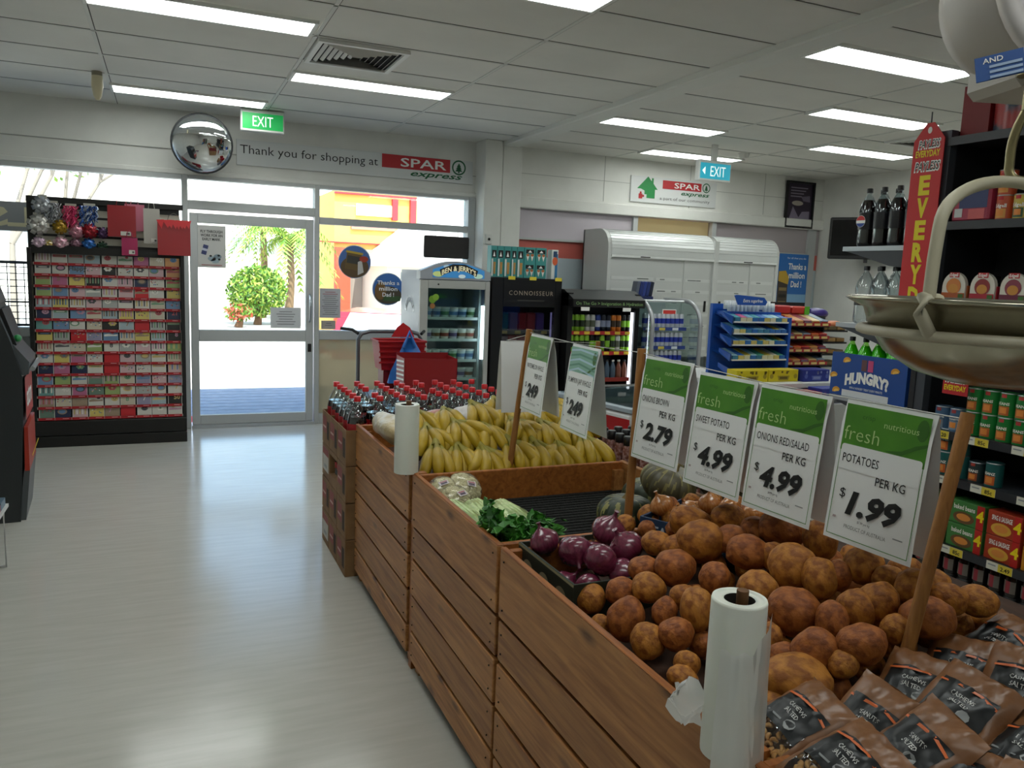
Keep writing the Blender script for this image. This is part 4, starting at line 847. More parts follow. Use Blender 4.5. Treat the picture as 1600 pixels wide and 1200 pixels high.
roll(X0+.04,5.57); roll(5.63,X1-.04)
MB().box(5.57,YF-.012,.72,5.63,YB,2.0,cw).world('centre_post',t); MB().box(X0,YF,.72,X1,YB,.76,cw).world('base',t); MB().box(X0,YB-.02,.72,X1,YB,2.06,cw).world('back_panel',t)
q=random.Random(5); ink2=M('#7e8280',.6)
for i,(x0,x1) in enumerate(((X0+.04,4.83),(4.83,5.2),(5.2,5.57),(5.63,6.1),(6.1,X1-.04))):
    b=MB(); b.box(x0,YF+.02+.01*(i%2),.76,x1,YF+.045+.01*(i%2),1.775,M('#c6c8c5',.45)); b.world('door_panel',t)
    b=MB()
    y=YF+.018+.01*(i%2)
    for k in range(7):
        z=1.56-.125*k; b.box(x0+.02,y-.002,z-.018,x1-.02,y,z+.018,M('#d2d4d1',.5))
        for j in range(q.randint(1,4)): xx=q.uniform(x0+.04,x1-.12); b.box(xx,y-.003,z-.007,xx+.06,y-.002,z+.005,ink2)
    b.world('price_strip',t)
for x in (5.5,5.7): MB().box(x-.012,YF+.005,1.22,x+.012,YF+.02,1.34,INK,.003).world('handle',t)
for x in (X0+.05,5.6,X1-.05):
    for y in (YF+.05,YB-.05): MB().box(x-.02,y-.02,0,x+.02,y+.02,.72,M('#9da0a0',.4)).world('leg',t)
MB().box(X0+.02,YF+.0,.0,X1-.02,YF+.02,.70,glass('#e3e8e8',.06)).world('lower_pane',t)
b=MB(); 
# ================================================================ service counter and candy racks
t=thing('service_counter','white service counter under the candy racks','counter',(4.2,4.7,0))
MB().box(3.44,4.24,0,4.9,5.1,.84,M('#c9cac6',.5)).world('counter_body',t); MB().box(3.42,4.22,.84,4.92,5.12,.88,M('#d5d6d2',.4),.006).world('worktop',t)
cb=M('#1f55b0',.35)
t=thing('candy_rack','blue tiered candy rack with rows of gum packs on the counter','display rack',(3.83,4.55,.88))
for sx,xx in ((-1,3.575),(1,4.065)):
    for k,z in enumerate((1.28,1.20,1.122,1.02,.915)):
        d_=.002*k; b=MB(); b.add([(xx-.004+sx*.0,4.43-d_,z-.01),(xx+.004,4.43-d_,z-.01),(xx+.004,4.55,z+.045),(xx-.004,4.55,z+.045),(xx-.004-.02*(sx<0),4.40-d_,z+.045),(xx+.004-.02*(sx<0),4.40-d_,z+.045),(xx-.004,4.55,z+.075),(xx+.004,4.55,z+.075)],[(0,1,2,3),(0,4,5,1),(4,6,7,5),(6,3,2,7),(0,3,6,4),(1,5,7,2)],cb); 
        if sx<0: b.world('side_wing',t)
MB().box(4.06,4.41,.88,4.085,4.66,1.32,cb,.004).world('side_panel',t); MB().box(3.57,4.65,.88,4.085,4.68,1.40,cb).world('back_panel',t)
b=MB(RX(90)); b.prism([(3.64,1.40),(3.875,1.40),(3.89,1.425),(3.86,1.455),(3.62,1.47),(3.605,1.465)],.012,cb,-4.47); b.world('header',t)
b=MB(T(3.76,4.457,1.42)@FACE_Y); b.text(0,0,'Extra sugarfree',.022,PAPER,.002,w=.17,bold=.01,shear=.2); b.world('header_text',t)
q=random.Random(9); SW=M('#e6e8e6',.4)
COLS=['#3f9aa8','#9cc4d0','#d9d6c0','#c9508a','#2f6ab8','#4fa88a','#b8c9c4','#7ab0d0','#c9b84a','#5a8ac0']; CN=['teal','pale blue','cream','pink','blue','mint','grey','sky blue','mustard','steel blue']
for k,z in enumerate((1.285,1.205,1.126,1.022)):
    s_=MB().box(3.58,4.415-.002*k,z-.006,4.06,4.425,z+.004,SW).world('shelf_edge',t)
    b=MB(); b.add([(3.58,4.425,z-.004),(4.06,4.425,z-.004),(4.06,4.64,z+.05),(3.58,4.64,z+.05),(3.58,4.425,z-.009),(4.06,4.425,z-.009),(4.06,4.64,z+.045),(3.58,4.64,z+.045)],[(0,1,2,3),(7,6,5,4),(0,4,5,1)],cb); b.world('shelf',t)
    b=MB(); 
    for j in range(9): b.box(3.585+.052*j,4.418-.002*k,z+.004,3.585+.052*j+.046,4.422,z+.03,M(q.choice(('#c9b86a','#2f6ab0','#d5d0b0','#3a7a9a')),.5))
    b.world('price_strip',s_)
    for j in range(8):
        c=(j*3+k*7+ j//2)%10
        b=MB(RX(14)); b.box(-.025,0,0,.025,.15,.03,M(COLS[c],.4),.003); b.box(-.02,-.0008,.004,.02,0,.024,M(COLS[(c+3)%10],.4)); b.build('gum_pack',loc=(3.615+.058*j,4.432,z+.003),label='%s gum pack, %s from left on %s shelf of the blue candy rack'%(CN[c],nth(j),nth(k)),cat='gum pack',group='gum packs in the blue candy rack')
bt=None
for r in range(2):
    for j in range(12):
        if j in (8,): continue
        l='small white gum bottle, %s from left in the %s row on the rack top'%(nth(j),('front','back')[r]); loc=(3.645+.035*j,4.56+.045*r,1.352+.012*r)
        if bt is None:
            bt=thing('gum_bottle',l,'gum bottle',loc,group='white gum bottles on the candy rack'); MB().lathe([(.014,0),(.015,.003),(.015,.042),(.012,.046)],M('#cfd8dc',.3),10).build('bottle',bt); MB().lathe([(.0135,.044),(.0135,.06),(.011,.062)],M('#eef2f4',.3),10).build('cap',bt); MB().lathe([(.0153,.006),(.0153,.03)],M('#c3ced4',.4),10,caps=False).build('label_band',bt)
        else: dup(bt,l,loc)
MB().box(3.6,4.5,1.33,4.06,4.645,1.351,cb).world('top_tray',bpy.data.objects['candy_rack'])
t=thing('candy_rack','red tiered candy rack right of the blue one','display rack',(4.3,4.65,.88)); rdm=M('#a8242a',.4)
MB().box(4.10,4.74,.88,4.50,4.77,1.42,M('#1a1a1c',.5)).world('back_panel',t)
for x in (4.10,4.49): MB().box(x,4.52,.88,x+.012,4.76,1.33,M('#7a1a1e' if x<4.2 else '#1c1c1e',.5)).world('side_panel',t)
RC=['#b33a2c','#c98a4a','#8a3a4a','#c9b07a','#7a8a9a','#c2562c']; RN=['red','tan','maroon','cream','slate','rust']
for k,z in enumerate((1.27,1.175,1.08,.985)):
    b=MB(); b.add([(4.10,4.48,z-.012),(4.51,4.48,z-.012),(4.51,4.74,z+.05),(4.10,4.74,z+.05),(4.10,4.48,z-.02),(4.51,4.48,z-.02)],[(0,1,2,3),(0,4,5,1)],M('#2a2224',.5)); s_=b.world('shelf',t)
    b=MB(); b.box(4.10,4.472,z-.012,4.51,4.48,z+.012,rdm); 
    for j in range(5): b.box(4.12+.078*j,4.470,z-.008,4.175+.078*j,4.472,z+.008,M('#d9c27a',.5))
    b.world('price_strip',s_)
    for j in range(5):
        c=(j+k*2)%6; b=MB(RX(14)); b.box(-.037,0,0,.037,.2,.035,M(RC[c],.4),.004); b.box(-.03,-.001,.006,.03,0,.028,M(RC[(c+2)%6],.4)); b.build('chocolate_bar',loc=(4.145+.079*j,4.49,z-.006),label='%s chocolate bar, %s from left on %s shelf of the red rack'%(RN[c],nth(j),nth(k)),cat='chocolate bar',group='chocolate bars in the red candy rack')
MB().box(4.12,4.62,1.338,4.26,4.72,1.40,M('#b82a2c',.4),.01).build('candy_bag',label='red candy bag at the left on the red rack\'s top',cat='candy bag',rot=(0,0,0))
t=MB().box(4.28,4.62,1.338,4.42,4.72,1.395,M('#c23a30',.4),.01).build('candy_bag',label='orange-red candy bag with a green ticket on the red rack\'s top',cat='candy bag'); MB().box(4.385,4.612,1.335,4.43,4.617,1.395,M('#5fae2c',.5)).build('price_ticket',t)
t=thing('candy_rack','dark narrow wire rack of snacks right of the red candy rack','display rack',(4.62,4.75,.88)); bk_=M('#19191b',.5)
MB().box(4.54,4.85,.88,4.82,4.87,1.28,bk_).world('back_panel',t)
for k,z in enumerate((1.22,1.13,1.04,.95)):
    MB().box(4.54,4.60,z-.012,4.82,4.86,z,bk_).world('shelf',t)
    for j in range(3): MB().box(-.04,0,0,.04,.15,.03,M(('#8a6a3a','#6a5a3a','#9a7a4a')[(j+k)%3],.4),.004).build('snack_bar',loc=(4.585+.09*j,4.61,z+.001),label='brown snack bar, %s from left on %s shelf of the dark wire rack'%(nth(j),nth(k)),cat='snack bar',group='snack bars in the dark rack')
t=thing('chip_bag','purple chip bag lying on top of the dark wire rack','chip bag',(4.60,4.72,1.30)); b=MB(); b.ell((0,0,.04),(.11,.07,.045),M('#3a2a78',.3),14,8); b.box(-.14,-.05,.05,-.1,.05,.075,M('#3a2a78',.3)); b.build('bag',t)
MB().ell((0,0,0),(.085,.05,.03),M('#c9764a',.4),14,8).build('chip_bag',loc=(4.72,4.66,1.262),label='small orange snack bag beside the purple chip bag',cat='snack bag')
def carton(name,label,x0,y0,z0,x1,y1,z1,hx,h2,h3,group=None,cat='carton'):
    t=thing(name,label,cat,((x0+x1)/2,(y0+y1)/2,z0),group=group); MB().box(x0,y0,z0,x1,y1,z1,M(hx,.45),.003).world('carton',t)
    w_=x1-x0; h_=z1-z0; b=MB(T((x0+x1)/2,y0,z0)@FACE_Y); q=random.Random(int(x0*1000)); c2=M(h2,.5); c3=M(h3,.5)
    b.flat([(-w_*.16,h_*.12),(w_*.16,h_*.12),(w_*.2,h_*.5),(-w_*.2,h_*.5)],c3,.002); b.rect(-w_*.13,h_*.22,w_*.13,h_*.42,c2,.003)
    for k in range(6): 
        a=q.uniform(-.45,.42)*w_; b.rect(a,h_*q.uniform(.6,.8),a+w_*.06,h_*.88,c2,.002)
    for k in (-.4,.4): b.disc(w_*k,h_*.45,w_*.06,h_*.2,c3,.002,14)
    b.world('print',t)
carton('snack_carton','yellow printed carton on the counter, left of the two yellow ones',3.53,4.29,.881,3.80,4.395,.965,'#d8c61e','#6a5a1a','#a8962a','yellow cartons on the counter')
carton('snack_carton','yellow printed carton on the counter, beside the blue printed carton',3.805,4.29,.881,4.07,4.395,.965,'#d8c61e','#6a5a1a','#a8962a','yellow cartons on the counter')
carton('snack_carton','blue and white printed carton right of the yellow cartons',4.09,4.26,.881,4.33,4.40,.965,'#26348a','#8a94c0','#5a6ab0')
carton('snack_carton','red printed carton low in front of the yellow ones',3.80,4.04,.76,4.06,4.19,.84,'#b82a38','#e6c0c4','#d95a68'); carton('snack_carton','blue and yellow striped carton in front of the counter, right of the red one',4.07,4.06,.79,4.36,4.19,.86,'#2a3a94','#c9b84a','#8a4a9a')
t=MB().box(3.75,4.02,.0,4.4,4.2,.755,M('#c2c3bf',.5)).build('counter_shelf',label='white ledge in front of the service counter',cat='ledge')
# ================================================================ gondola end with bottles
gs=M('#3a3d42',.45); gsd=M('#1b1c1f',.5); lipm=M('#2b2d31',.4)
t=thing('end_shelf','grey end-of-aisle shelves carrying soft drink bottles','shelving',(3.8,3.05,0))
MB().box(3.40,2.79,0,4.3,2.82,2.3,gsd).world('back_panel',t)
for z in (1.765,1.355,.955):
    s_=MB().box(3.40,2.82,z-.012,4.3,3.33,z,M('#8c9096',.4,.3)).world('shelf',t)
    MB().box(3.395,2.82,z-.022,3.40,3.33,z+.002,M('#b9bdc2',.3,.5)).world('shelf_edge',s_)
    b=MB(); b.add([(3.402,2.82,z-.022),(3.402,3.32,z-.022),(3.402,3.2,z-.05),(3.402,3.02,z-.10),(3.402,2.82,z-.12),(3.41,2.82,z-.022),(3.41,3.32,z-.022),(3.41,3.2,z-.05),(3.41,3.02,z-.10),(3.41,2.82,z-.12)],[(0,1,2,3,4),(9,8,7,6,5),(1,0,5,6),(2,1,6,7),(3,2,7,8),(4,3,8,9)],gs); b.world('bracket',s_)
MB().box(3.40,2.82,0,4.3,3.33,.15,gsd).world('base',t)
MB().box(3.405,2.74,.0,3.45,2.79,2.3,M('#4a4e54',.4,.3)).world('upright',t)
clear=glass('#e6eef0',.07,.03)
def bottle(name,h,r_,liq,fill,capc,labc=None,lz=(.3,.6),neck=.012,shell=clear):
    """clear bottle: base, liquid to fill*h, label, cap"""
    t=thing(name,'','bottle'); bz=.62*h
    pr=[(r_*.75,0),(r_*.97,.012),(r_,.03),(r_*.96,h*.3),(r_,h*.45),(r_,bz),(r_*.82,h*.74),(r_*.5,h*.84),(neck,h*.9),(neck,h*.95)]
    MB().lathe(pr,shell,14).build('shell',t)
    if liq:
        f=h*fill; pl=[(a*.955,max(z,.003)) for a,z in pr if z<f]
        for i in range(len(pr)-1):
            if pr[i][1]<f<=pr[i+1][1]: k=(f-pr[i][1])/(pr[i+1][1]-pr[i][1]); pl.append(((pr[i][0]+(pr[i+1][0]-pr[i][0])*k)*.955,f))
        MB().lathe(pl,liq,14).build('drink',t)
    if labc: MB().lathe([(r_*1.012,h*lz[0]),(r_*1.012,h*lz[1])],labc,14,caps=False).build('label_band',t)
    MB().lathe([(neck*1.35,h*.925),(neck*1.35,h*.995),(neck*1.2,h)],M(capc,.4),12).build('cap',t)
    return t
def hangto(o,label,loc,group,rz=0): o['label']=label; o['group']=group; o.location=loc; o.rotation_euler=(0,0,R(rz)); return o
colam=M('#140806',.08,coat=.6)
pep=bottle('cola_bottle',.31,.045,colam,.8,'#141414',M('#16171c',.3),(.3,.58))
b=MB(T(-.0463,0,.135)@FACE_X); 
b.disc(0,0,.031,.031,PAPER,.001,20); b.disc(0,0,.0295,.0295,M('#c8262c',.4),.0015,20,10,170); b.disc(0,0,.0295,.0295,M('#24479a',.4),.0015,20,200,340); b.build('logo',pep)
hangto(pep,'dark cola bottle with round red-white-blue logo, left end of the upper end shelf',(3.47,3.25,1.766),'dark cola bottles on the upper end shelf')
n_=0
for k in range(4):
    for r in range(2):
        if k==0 and r==0: continue
        y=3.25-.098*k; dup(pep,'tall dark cola bottle, %s from left in the %s row of the upper end shelf'%(nth(k),('front','back')[r]),(3.47+.1*r,y,1.766),(0,0,R(0 if r else 100+15*k)))
wat=M('#b9c4c6',.05,spec=.6); wl=glass('#f0f5f6',.12,.02)
wb=bottle('water_bottle',.31,.0495,None,0,'#17181a',M('#241d1a',.4),(.32,.5),shell=wl)
hangto(wb,'clear water bottle with black cap, left end of the middle end shelf',(3.47,3.22,1.356),'clear water bottles on the middle end shelf')
for k in range(4):
    for r in range(2):
        if k or r: dup(wb,'clear water bottle, %s from left in the %s row of the middle end shelf'%(nth(k),('front','back')[r]),(3.47+.1*r,3.22-.1*k,1.356))
gb=bottle('green_drink_bottle',.31,.044,M('#66e01c',.15),.86,'#101010',None,shell=glass('#c9f5a0',.06))
hangto(gb,'bright green drink bottle in the HUNGRY carton, first from left',(3.49,3.29,.97),'green drink bottles in the blue carton')
for k in range(1,5): dup(gb,'bright green drink bottle in the HUNGRY carton, %s from left'%nth(k),(3.49,3.29-.094*k,.97))
for k in range(1,4): dup(gb,'bright green drink bottle in the HUNGRY carton, %s from left in the back row'%nth(k-1),(3.59,3.29-.094*k,.97))
t=thing('drinks_carton','blue open drinks carton printed HUNGRY? on the lowest end shelf','carton',(3.5,3.1,.956)); hb=M('#1d4a94',.45)
b=MB(); b.box(3.425,2.86,.956,3.43,3.36,1.19,hb); b.box(3.43,3.355,.956,3.75,3.36,1.19,hb); b.box(3.43,2.86,.956,3.75,2.865,1.19,hb); b.box(3.43,2.865,.956,3.75,3.355,.96,hb); b.world('carton_walls',t)
b=MB(T(3.425,3.11,.956)@FACE_X); b.text(.0,.085,'HUNGRY?',.055,PAPER,.002,w=.29,bold=.06,arc=1.1); b.text(.0,.045,'WIN A HUNGRY TREAT EVERY MINUTE',.012,PAPER,.002,w=.22); b.rect(-.16,.0,.15,.035,M('#d9dbdc',.6),.002)
for x,y in ((-.14,.19),(-.225,.1),(.18,.165),(-.2,.02)): b.disc(x,y,.028,.024,M('#d99a2c',.5),.002,14,20,200); b.disc(x+.003,y-.003,.02,.014,M('#f0c05a',.5),.0025,14,20,200)
b.rect(-.04,.15,-.005,.21,M('#6a4a4a',.5),.002); b.rect(.003,.15,.038,.21,M('#c94a7a',.5),.002); b.world('print',t)
# ================================================================ long aisle shelves with tins
t=thing('aisle_shelf','tall dark aisle shelving with tins and price tags at right','shelving',(3.8,1.2,0)); GX=3.40
MB().box(3.83,-1,.0,3.87,2.79,2.3,gsd).world('back_panel',t); MB().box(3.46,2.75,0,4.3,2.79,2.3,gsd).world('end_panel',t); MB().box(3.44,-1,0,4.3,2.75,.06,gsd).world('base',t)
SH=(2.26,1.87,1.50,.885,.67,.345,.075)
for z in SH:
    s_=MB().box(3.41,-1,z-.02,3.83,2.75,z,gs).world('shelf',t); MB().box(3.395,-1,z-.035,3.41,2.75,z+.004,lipm).world('shelf_lip',s_)
q=random.Random(12)
for z,ys in ((.885,(2.63,2.43,2.2,2.02,1.8)),(.67,(2.56,2.37,2.15,1.95)),(.345,(2.66,2.49,2.25,2.03,1.85)),(1.5,(2.62,2.4,2.2,2.0))):
    for k,y in enumerate(ys):
        b=MB(T(3.394,y,z-.033)@FACE_X); b.rect(-.06,0,.06,.036,M('#d9c23a',.5),.002); b.rect(-.06,0,-.005,.036,M('#d5d3c4',.5),.003); b.text(.028,.008,('1.20','85c','2.49','99c')[k%4],.018,INK,.003,bold=.02); b.rect(-.052,.02,-.015,.026,GREY,.004)
        b.add([(-.06,0,0),(.06,0,0),(.06,.036,0),(-.06,.036,0)],[(3,2,1,0)],PAPER); b.world('price_ticket',t)
def tin(name,cat,h,r_,hx,pic,word,wc='#f0ede4',brand=None):
    t=thing(name,'',cat); MB().lathe([(r_,0),(r_,h)],M(hx,.35),16).build('tin',t)
    rim=[(r_*.985,-.0005),(r_*1.03,.0),(r_*1.03,.004),(r_,.005)]; MB().lathe([(r_,h-.005),(r_*1.03,h-.004),(r_*1.03,h),(r_*.96,h+.001),(r_*.94,h-.003)],STEEL,16).build('rim',t)
    b=MB()   # curved label print facing -x
    def patch(a0,a1,z0,z1,m,e):
        n=5; b.add([(-(r_+e)*math.cos(R(a0+(a1-a0)*i/n)),(r_+e)*math.sin(R(a0+(a1-a0)*i/n)),z) for z in (z0,z1) for i in range(n+1)],[(i,i+1,n+2+i,n+1+i)[::-1] for i in range(n)],m)
    patch(-38,38,h*.08,h*.45,M(pic,.5),.0006); patch(-24,24,h*.16,h*.4,M('#e08a3a',.5),.0009)
    if brand: patch(-18,18,h*.8,h*.94,M(brand,.5),.0006)
    vs=text_mesh(word,.03,0,1,1); w0=vs[3]-vs[2]; k=.052/w0
    bb=[]; 
    for x,y,_ in vs[0]:
        yy=(x-(vs[2]+vs[3])/2)*k; a=-yy/r_; bb.append((-(r_+.0012)*math.cos(a),(r_+.0012)*math.sin(a),h*.5+y*min(k,.03)))
    b.add(bb,[f for f in vs[1]],M(wc,.5)); b.build('label_print',t); return t
GRP='tins on the aisle shelf'
def rowof(proto,labelf,xs,y0,dy,n,z,group,first=True,rows=1,hh=0):
    k=0
    for r in range(rows):
        for i in range(n):
            loc=(xs,y0-dy*i,z+hh*r); l=labelf(i,r)
            if first and i==0 and r==0: hangto(proto,l,loc,group)
            else: dup(proto,l,loc)
bn=tin('baked_beans_tin','tin',.11,.0375,'#1c7a34','#b8622a','BEANS',brand='#b83a3a')
rowof(bn,lambda i,r:'green beans tin, %s from the aisle end in the %s layer under the scale pan'%(nth(i),('lower','upper')[r]),3.46,2.50,.078,9,.887,'green beans tins',rows=2,hh=.1115)
sp=tin('baked_beans_tin','tin',.11,.0375,'#4a6a8a','#7a8a9a','SPAGHETTI',brand='#9a3a3a')
rowof(sp,lambda i,r:'blue-grey tin at the aisle end beside the green beans, %s from the end'%(nth(i)),3.46,2.66,.079,2,.887,'blue-grey tins')
hz=tin('baked_beans_tin','tin',.11,.0375,'#1f5a58','#c9622a','BEANZ'); 
for k,y in enumerate((2.62,2.54,2.37,2.10,2.02,1.94)):
    for r in range(2 if k in (0,1,3,4,5) else 1):
        l='teal beans tin, %s from the aisle end, %s on the second shelf'%(nth(k),('bottom layer','top layer')[r])
        if k==0 and r==0: hangto(hz,l,(3.46,y,.672),'teal beans tins')
        else: dup(hz,l,(3.46,y,.672+.1115*r))
cm=tin('baked_beans_tin','tin',.095,.035,'#2a3a3a','#a8522a','BEANS',brand='#a83a2a'); hangto(cm,'single short tin with an orange label on the second shelf',(3.46,2.455,.672),'teal beans tins'); cm.pop('group') if 'group' in cm else None
def fourpack(label,y,z,hx,pic,word,wd=.155):
    t=thing('multipack',label,'multipack',(3.46,y,z),group='tin four-packs on the third shelf'); MB().box(-.04,-wd/2,0,.06,wd/2,.112,M(hx,.4),.003).build('carton',t)
    b=MB(T(-.04,0,0)@FACE_X); b.text(-.01,.072,word,.022,M('#f0ede4',.5),.002,w=wd*.6,bold=.02); b.disc(-.01,.035,wd*.3,.028,M(pic,.5),.002,18); b.disc(-.01,.037,wd*.2,.017,M('#d98a3c',.5),.003,14)
    b.rect(wd*.3,.0,wd*.5,.112,M('#b8221c',.5),.002); b.text(wd*.4,.04,'4',.05,YELLOW,.004,bold=.03); b.build('print',t)
for r in range(2):
    fourpack('green beans four-pack nearest the aisle end, %s layer'%('lower','upper')[r],2.63,.347+.114*r,'#2c6a30','#9a6a2a','BEANS',.15)
    fourpack('blue-topped green four-pack on the third shelf, %s layer'%('lower','upper')[r],2.455,.347+.114*r,'#3f7a3a','#6a4a2a','baked beans',.18)
    fourpack('red spaghetti four-pack on the third shelf, %s layer'%('lower','upper')[r],2.27,.347+.114*r,'#a8381e','#d9a23a','SPAG & SAUSAGE',.16)
    fourpack('orange four-pack right of the spaghetti, %s layer'%('lower','upper')[r],2.10,.347+.114*r,'#c9821e','#b8521e','spaghetti',.15)
jp=thing('sauce_jar','','jar'); MB().lathe([(.03,0),(.034,.008),(.034,.085),(.03,.1)],M('#1c1512',.15),14).build('jar',jp); MB().lathe([(.032,.1),(.033,.102),(.033,.122),(.03,.125)],M('#0f0f10',.35),14).build('lid',jp)
b=MB()
for i in range(8):
    a0,a1=-50+12.5*i,-37.5+12.5*i; b.add([(-.0345*math.cos(R(a0)),.0345*math.sin(R(a0)),.02),(-.0345*math.cos(R(a1)),.0345*math.sin(R(a1)),.02),(-.0345*math.cos(R(a1)),.0345*math.sin(R(a1)),.075),(-.0345*math.cos(R(a0)),.0345*math.sin(R(a0)),.075)],[(3,2,1,0)],M('#8a2a34' if 2<i<6 else '#6a625a',.5))
b.build('label_print',jp)
rowof(jp,lambda i,r:'black-lidded sauce jar, %s from the aisle end, %s layer of the bottom shelf'%(nth(i),('lower','upper')[r]),3.455,2.68,.077,9,.077,'sauce jars on the bottom shelf',rows=2,hh=.126)
# upper shelves
tn=tin('fruit_tin','tin',.11,.0375,'#c2502c','#d99a4a','Edgell',brand='#b81e24'); rowof(tn,lambda i,r:'orange vegetable tin on the upper shelf, %s from left'%nth(i),3.46,2.47,.24,2,1.872,'orange tins on the upper shelf')
dup(tn,'orange vegetable tin stacked on another on the upper shelf',(3.46,2.47,1.983))
te=tin('fruit_tin','tin',.11,.0375,'#c9b04a','#3a5a3a','Edgell',brand='#b81e24'); rowof(te,lambda i,r:'yellow vegetable tin on the upper shelf, %s from left'%nth(i),3.46,2.39,.23,2,1.872,'yellow tins on the upper shelf')
t=thing('tin_carton','shrink-wrapped pink and navy tin block on the upper shelf','multipack',(3.48,2.62,1.872)); MB().box(-.06,-.1,0,.08,.09,.16,M('#a83a52',.3),.01).build('block',t); b=MB(T(-.06,0,0)@FACE_X); b.rect(-.05,.06,.09,.15,M('#2a3464',.4),.002); b.rect(-.07,.02,-.03,.06,M('#c9c9c9',.5),.003); b.rect(-.0,.01,.08,.055,M('#c95a5a',.4),.002); b.build('print',t)
for k,(hx,h2,nm) in enumerate((('#a8521e','#c97a3a','orange'),('#a81e30','#8a2a2a','red'),('#6a1e3a','#8a3a4a','maroon'),('#a8521e','#c97a3a','second orange'))):
    t=thing('tuna_pack','%s tuna pack with a round white-topped tin on the tuna shelf'%nm,'tuna pack',(3.45,2.645-.145*k,1.502),group='tuna packs'); m=M(hx,.4)
    MB().box(-.03,-.065,0,.05,.065,.075,m,.003).build('carton',t)
    b=MB(T(-.02,0,0)@FACE_X); b.prism([(-.06,.01),(.06,.01)]+[(.06*math.cos(R(a)),.07+.065*math.sin(R(a))) for a in range(0,181,15)],.02,M('#d5cfc2',.5)); b.build('tin_front',t)
    b=MB(T(-.03,0,0)@FACE_X); b.disc(0,.07,.038,.038,M(h2,.5),.012,20); b.disc(0,.06,.026,.022,M('#c98a3a',.5),.013,16); b.rect(-.025,.112,.025,.135,M('#b81e24',.5),.012); b.text(0,.117,'Edgell',.014,PAPER,.014,w=.04,bold=.02); b.rect(-.06,.0,.06,.04,m,.013); b.rect(-.045,.012,.03,.017,PAPER,.015); b.rect(.03,.005,.055,.035,M('#3f6a2a',.5),.015); b.build('print',t)
for k in range(3): dup(jp,'dark jar standing behind the tuna packs, %s from left'%nth(k),(3.56,2.56-.145*k,1.502))
t=thing('big_tin','large fruit-printed tin on the top shelf behind the scale dial','tin',(3.55,2.52,2.262)); MB().lathe([(.1,0),(.1,.19)],M('#a83a3a',.3,var=('#3a4a5a',9,.45,.55)),24).build('tin',t); MB().lathe([(.103,.185),(.104,.19),(.1,.193)],STEEL,24).build('rim',t)
dup(t,'second large fruit-printed tin stacked on the first behind the dial',(3.55,2.52,2.456)); dup(t,'third large fruit-printed tin right of the stack',(3.56,2.28,2.262))
MB().box(3.46,2.60,2.262,3.80,2.74,2.50,M('#7a1216',.5)).build('red_carton',label='dark red carton at the end of the top shelf',cat='carton')
# banners
t=thing('shelf_banner','tall red banner reading PAYLESS EVERYDAY at the aisle end','banner',(3.385,2.84,1.465),-90); rb=M('#c2171b',.45)
b=MB(RX(90)); b.prism([(-.085,0),(.085,0),(.085,.80),(.02,.88),(-.02,.88),(-.085,.80)],.004,rb); b.build('board',t)
b=MB(T(0,-.004,0)@FACE_Y); b.disc(0,.845,.012,.016,M('#e8e4dc',.5),.001,12)
for z,h_,wd in ((.765,.034,.115),(.658,.038,.135)): b.text(.004,z-.004,'PAYLESS',h_*1.16,PAPER,.001,w=wd*1.08,bold=.07,shear=.2); b.text(.004,z,'PAYLESS',h_,INK,.0015,w=wd,bold=.01,shear=.2)
b.text(0,.722,'EVERYDAY',.03,M('#e2cf12',.5),.001,w=.135,bold=.03)
for k,ch in enumerate('EVERYD'): b.text(-.0,.545-.107*k,ch,.085,M('#e2cf12',.5),.001,w=.062,bold=.05)
b.build('lettering',t); MB().tube([(0,0,.86),(0,-.002,.93)],.003,INK,5).build('hanger',t)
t=thing('shelf_tag','small red tag reading PAYLESS EVERYDAY under the scale pan','price tag',(3.37,2.545,1.07),-90); b=MB(RX(90)); b.prism([(-.065,0),(.065,0),(.065,.08),(.03,.115),(-.03,.115),(-.065,.08)],.004,M('#b8222a',.45)); b.build('board',t)
b=MB(T(0,-.004,0)@FACE_Y); b.text(0,.056,'PAYLESS',.026,PAPER,.001,w=.108,bold=.07,shear=.2); b.text(0,.058,'PAYLESS',.022,INK,.0015,w=.1,bold=.01,shear=.2); b.text(0,.02,'EVERYDAY',.024,M('#e2cf12',.5),.001,w=.112,bold=.03); b.disc(0,.1,.008,.008,PAPER,.001,10); b.build('lettering',t)
MB().box(-.003,.0,.03,.003,.03,.05,INK).build('clip',t)
# ================================================================ hanging scale
cxs,cys=.958,.666; V=Vector((.821,.571,0)); L=Vector((-.571,.821,0)); ps=M('#a9a592',.22,.95); wp=M('#b3ac95',.45); br=M('#9a8f6a',.35,.9)
t=thing('hanging_scale','hanging produce scale with steel pan, white hoop and round dial at upper right','scale',(cxs,cys,1.43))
b=MB(); b.lathe([(.001,.0),(.06,.003),(.10,.014),(.135,.036),(.155,.066),(.164,.092),(.182,.101),(.187,.104),(.183,.107),(.162,.097),(.151,.068),(.13,.04),(.095,.018),(.05,.008),(.001,.006)],ps,56,caps=False); b.build('pan',t)
b=MB(); b.tube([(.165*math.cos(2*math.pi*k/40),.165*math.sin(2*math.pi*k/40),.064) for k in range(40)],.0065,wp,8,closed=True); b.build('support_ring',t)
A=L*.076-V*.158; B_=-A
b=MB(); pts=[A+Vector((0,0,.10)),A*.99+Vector((0,0,.15)),A*.97+Vector((0,0,.182))]
for k in range(1,24): a=math.pi*k/24; pts.append(A*(.965*math.cos(a))+Vector((0,0,.185+.064*math.sin(a)**.9)))
pts+=[B_*.97+Vector((0,0,.182)),B_*.99+Vector((0,0,.15)),B_+Vector((0,0,.10))]; b.tube(pts,.0072,wp,10); b.build('hoop',t)
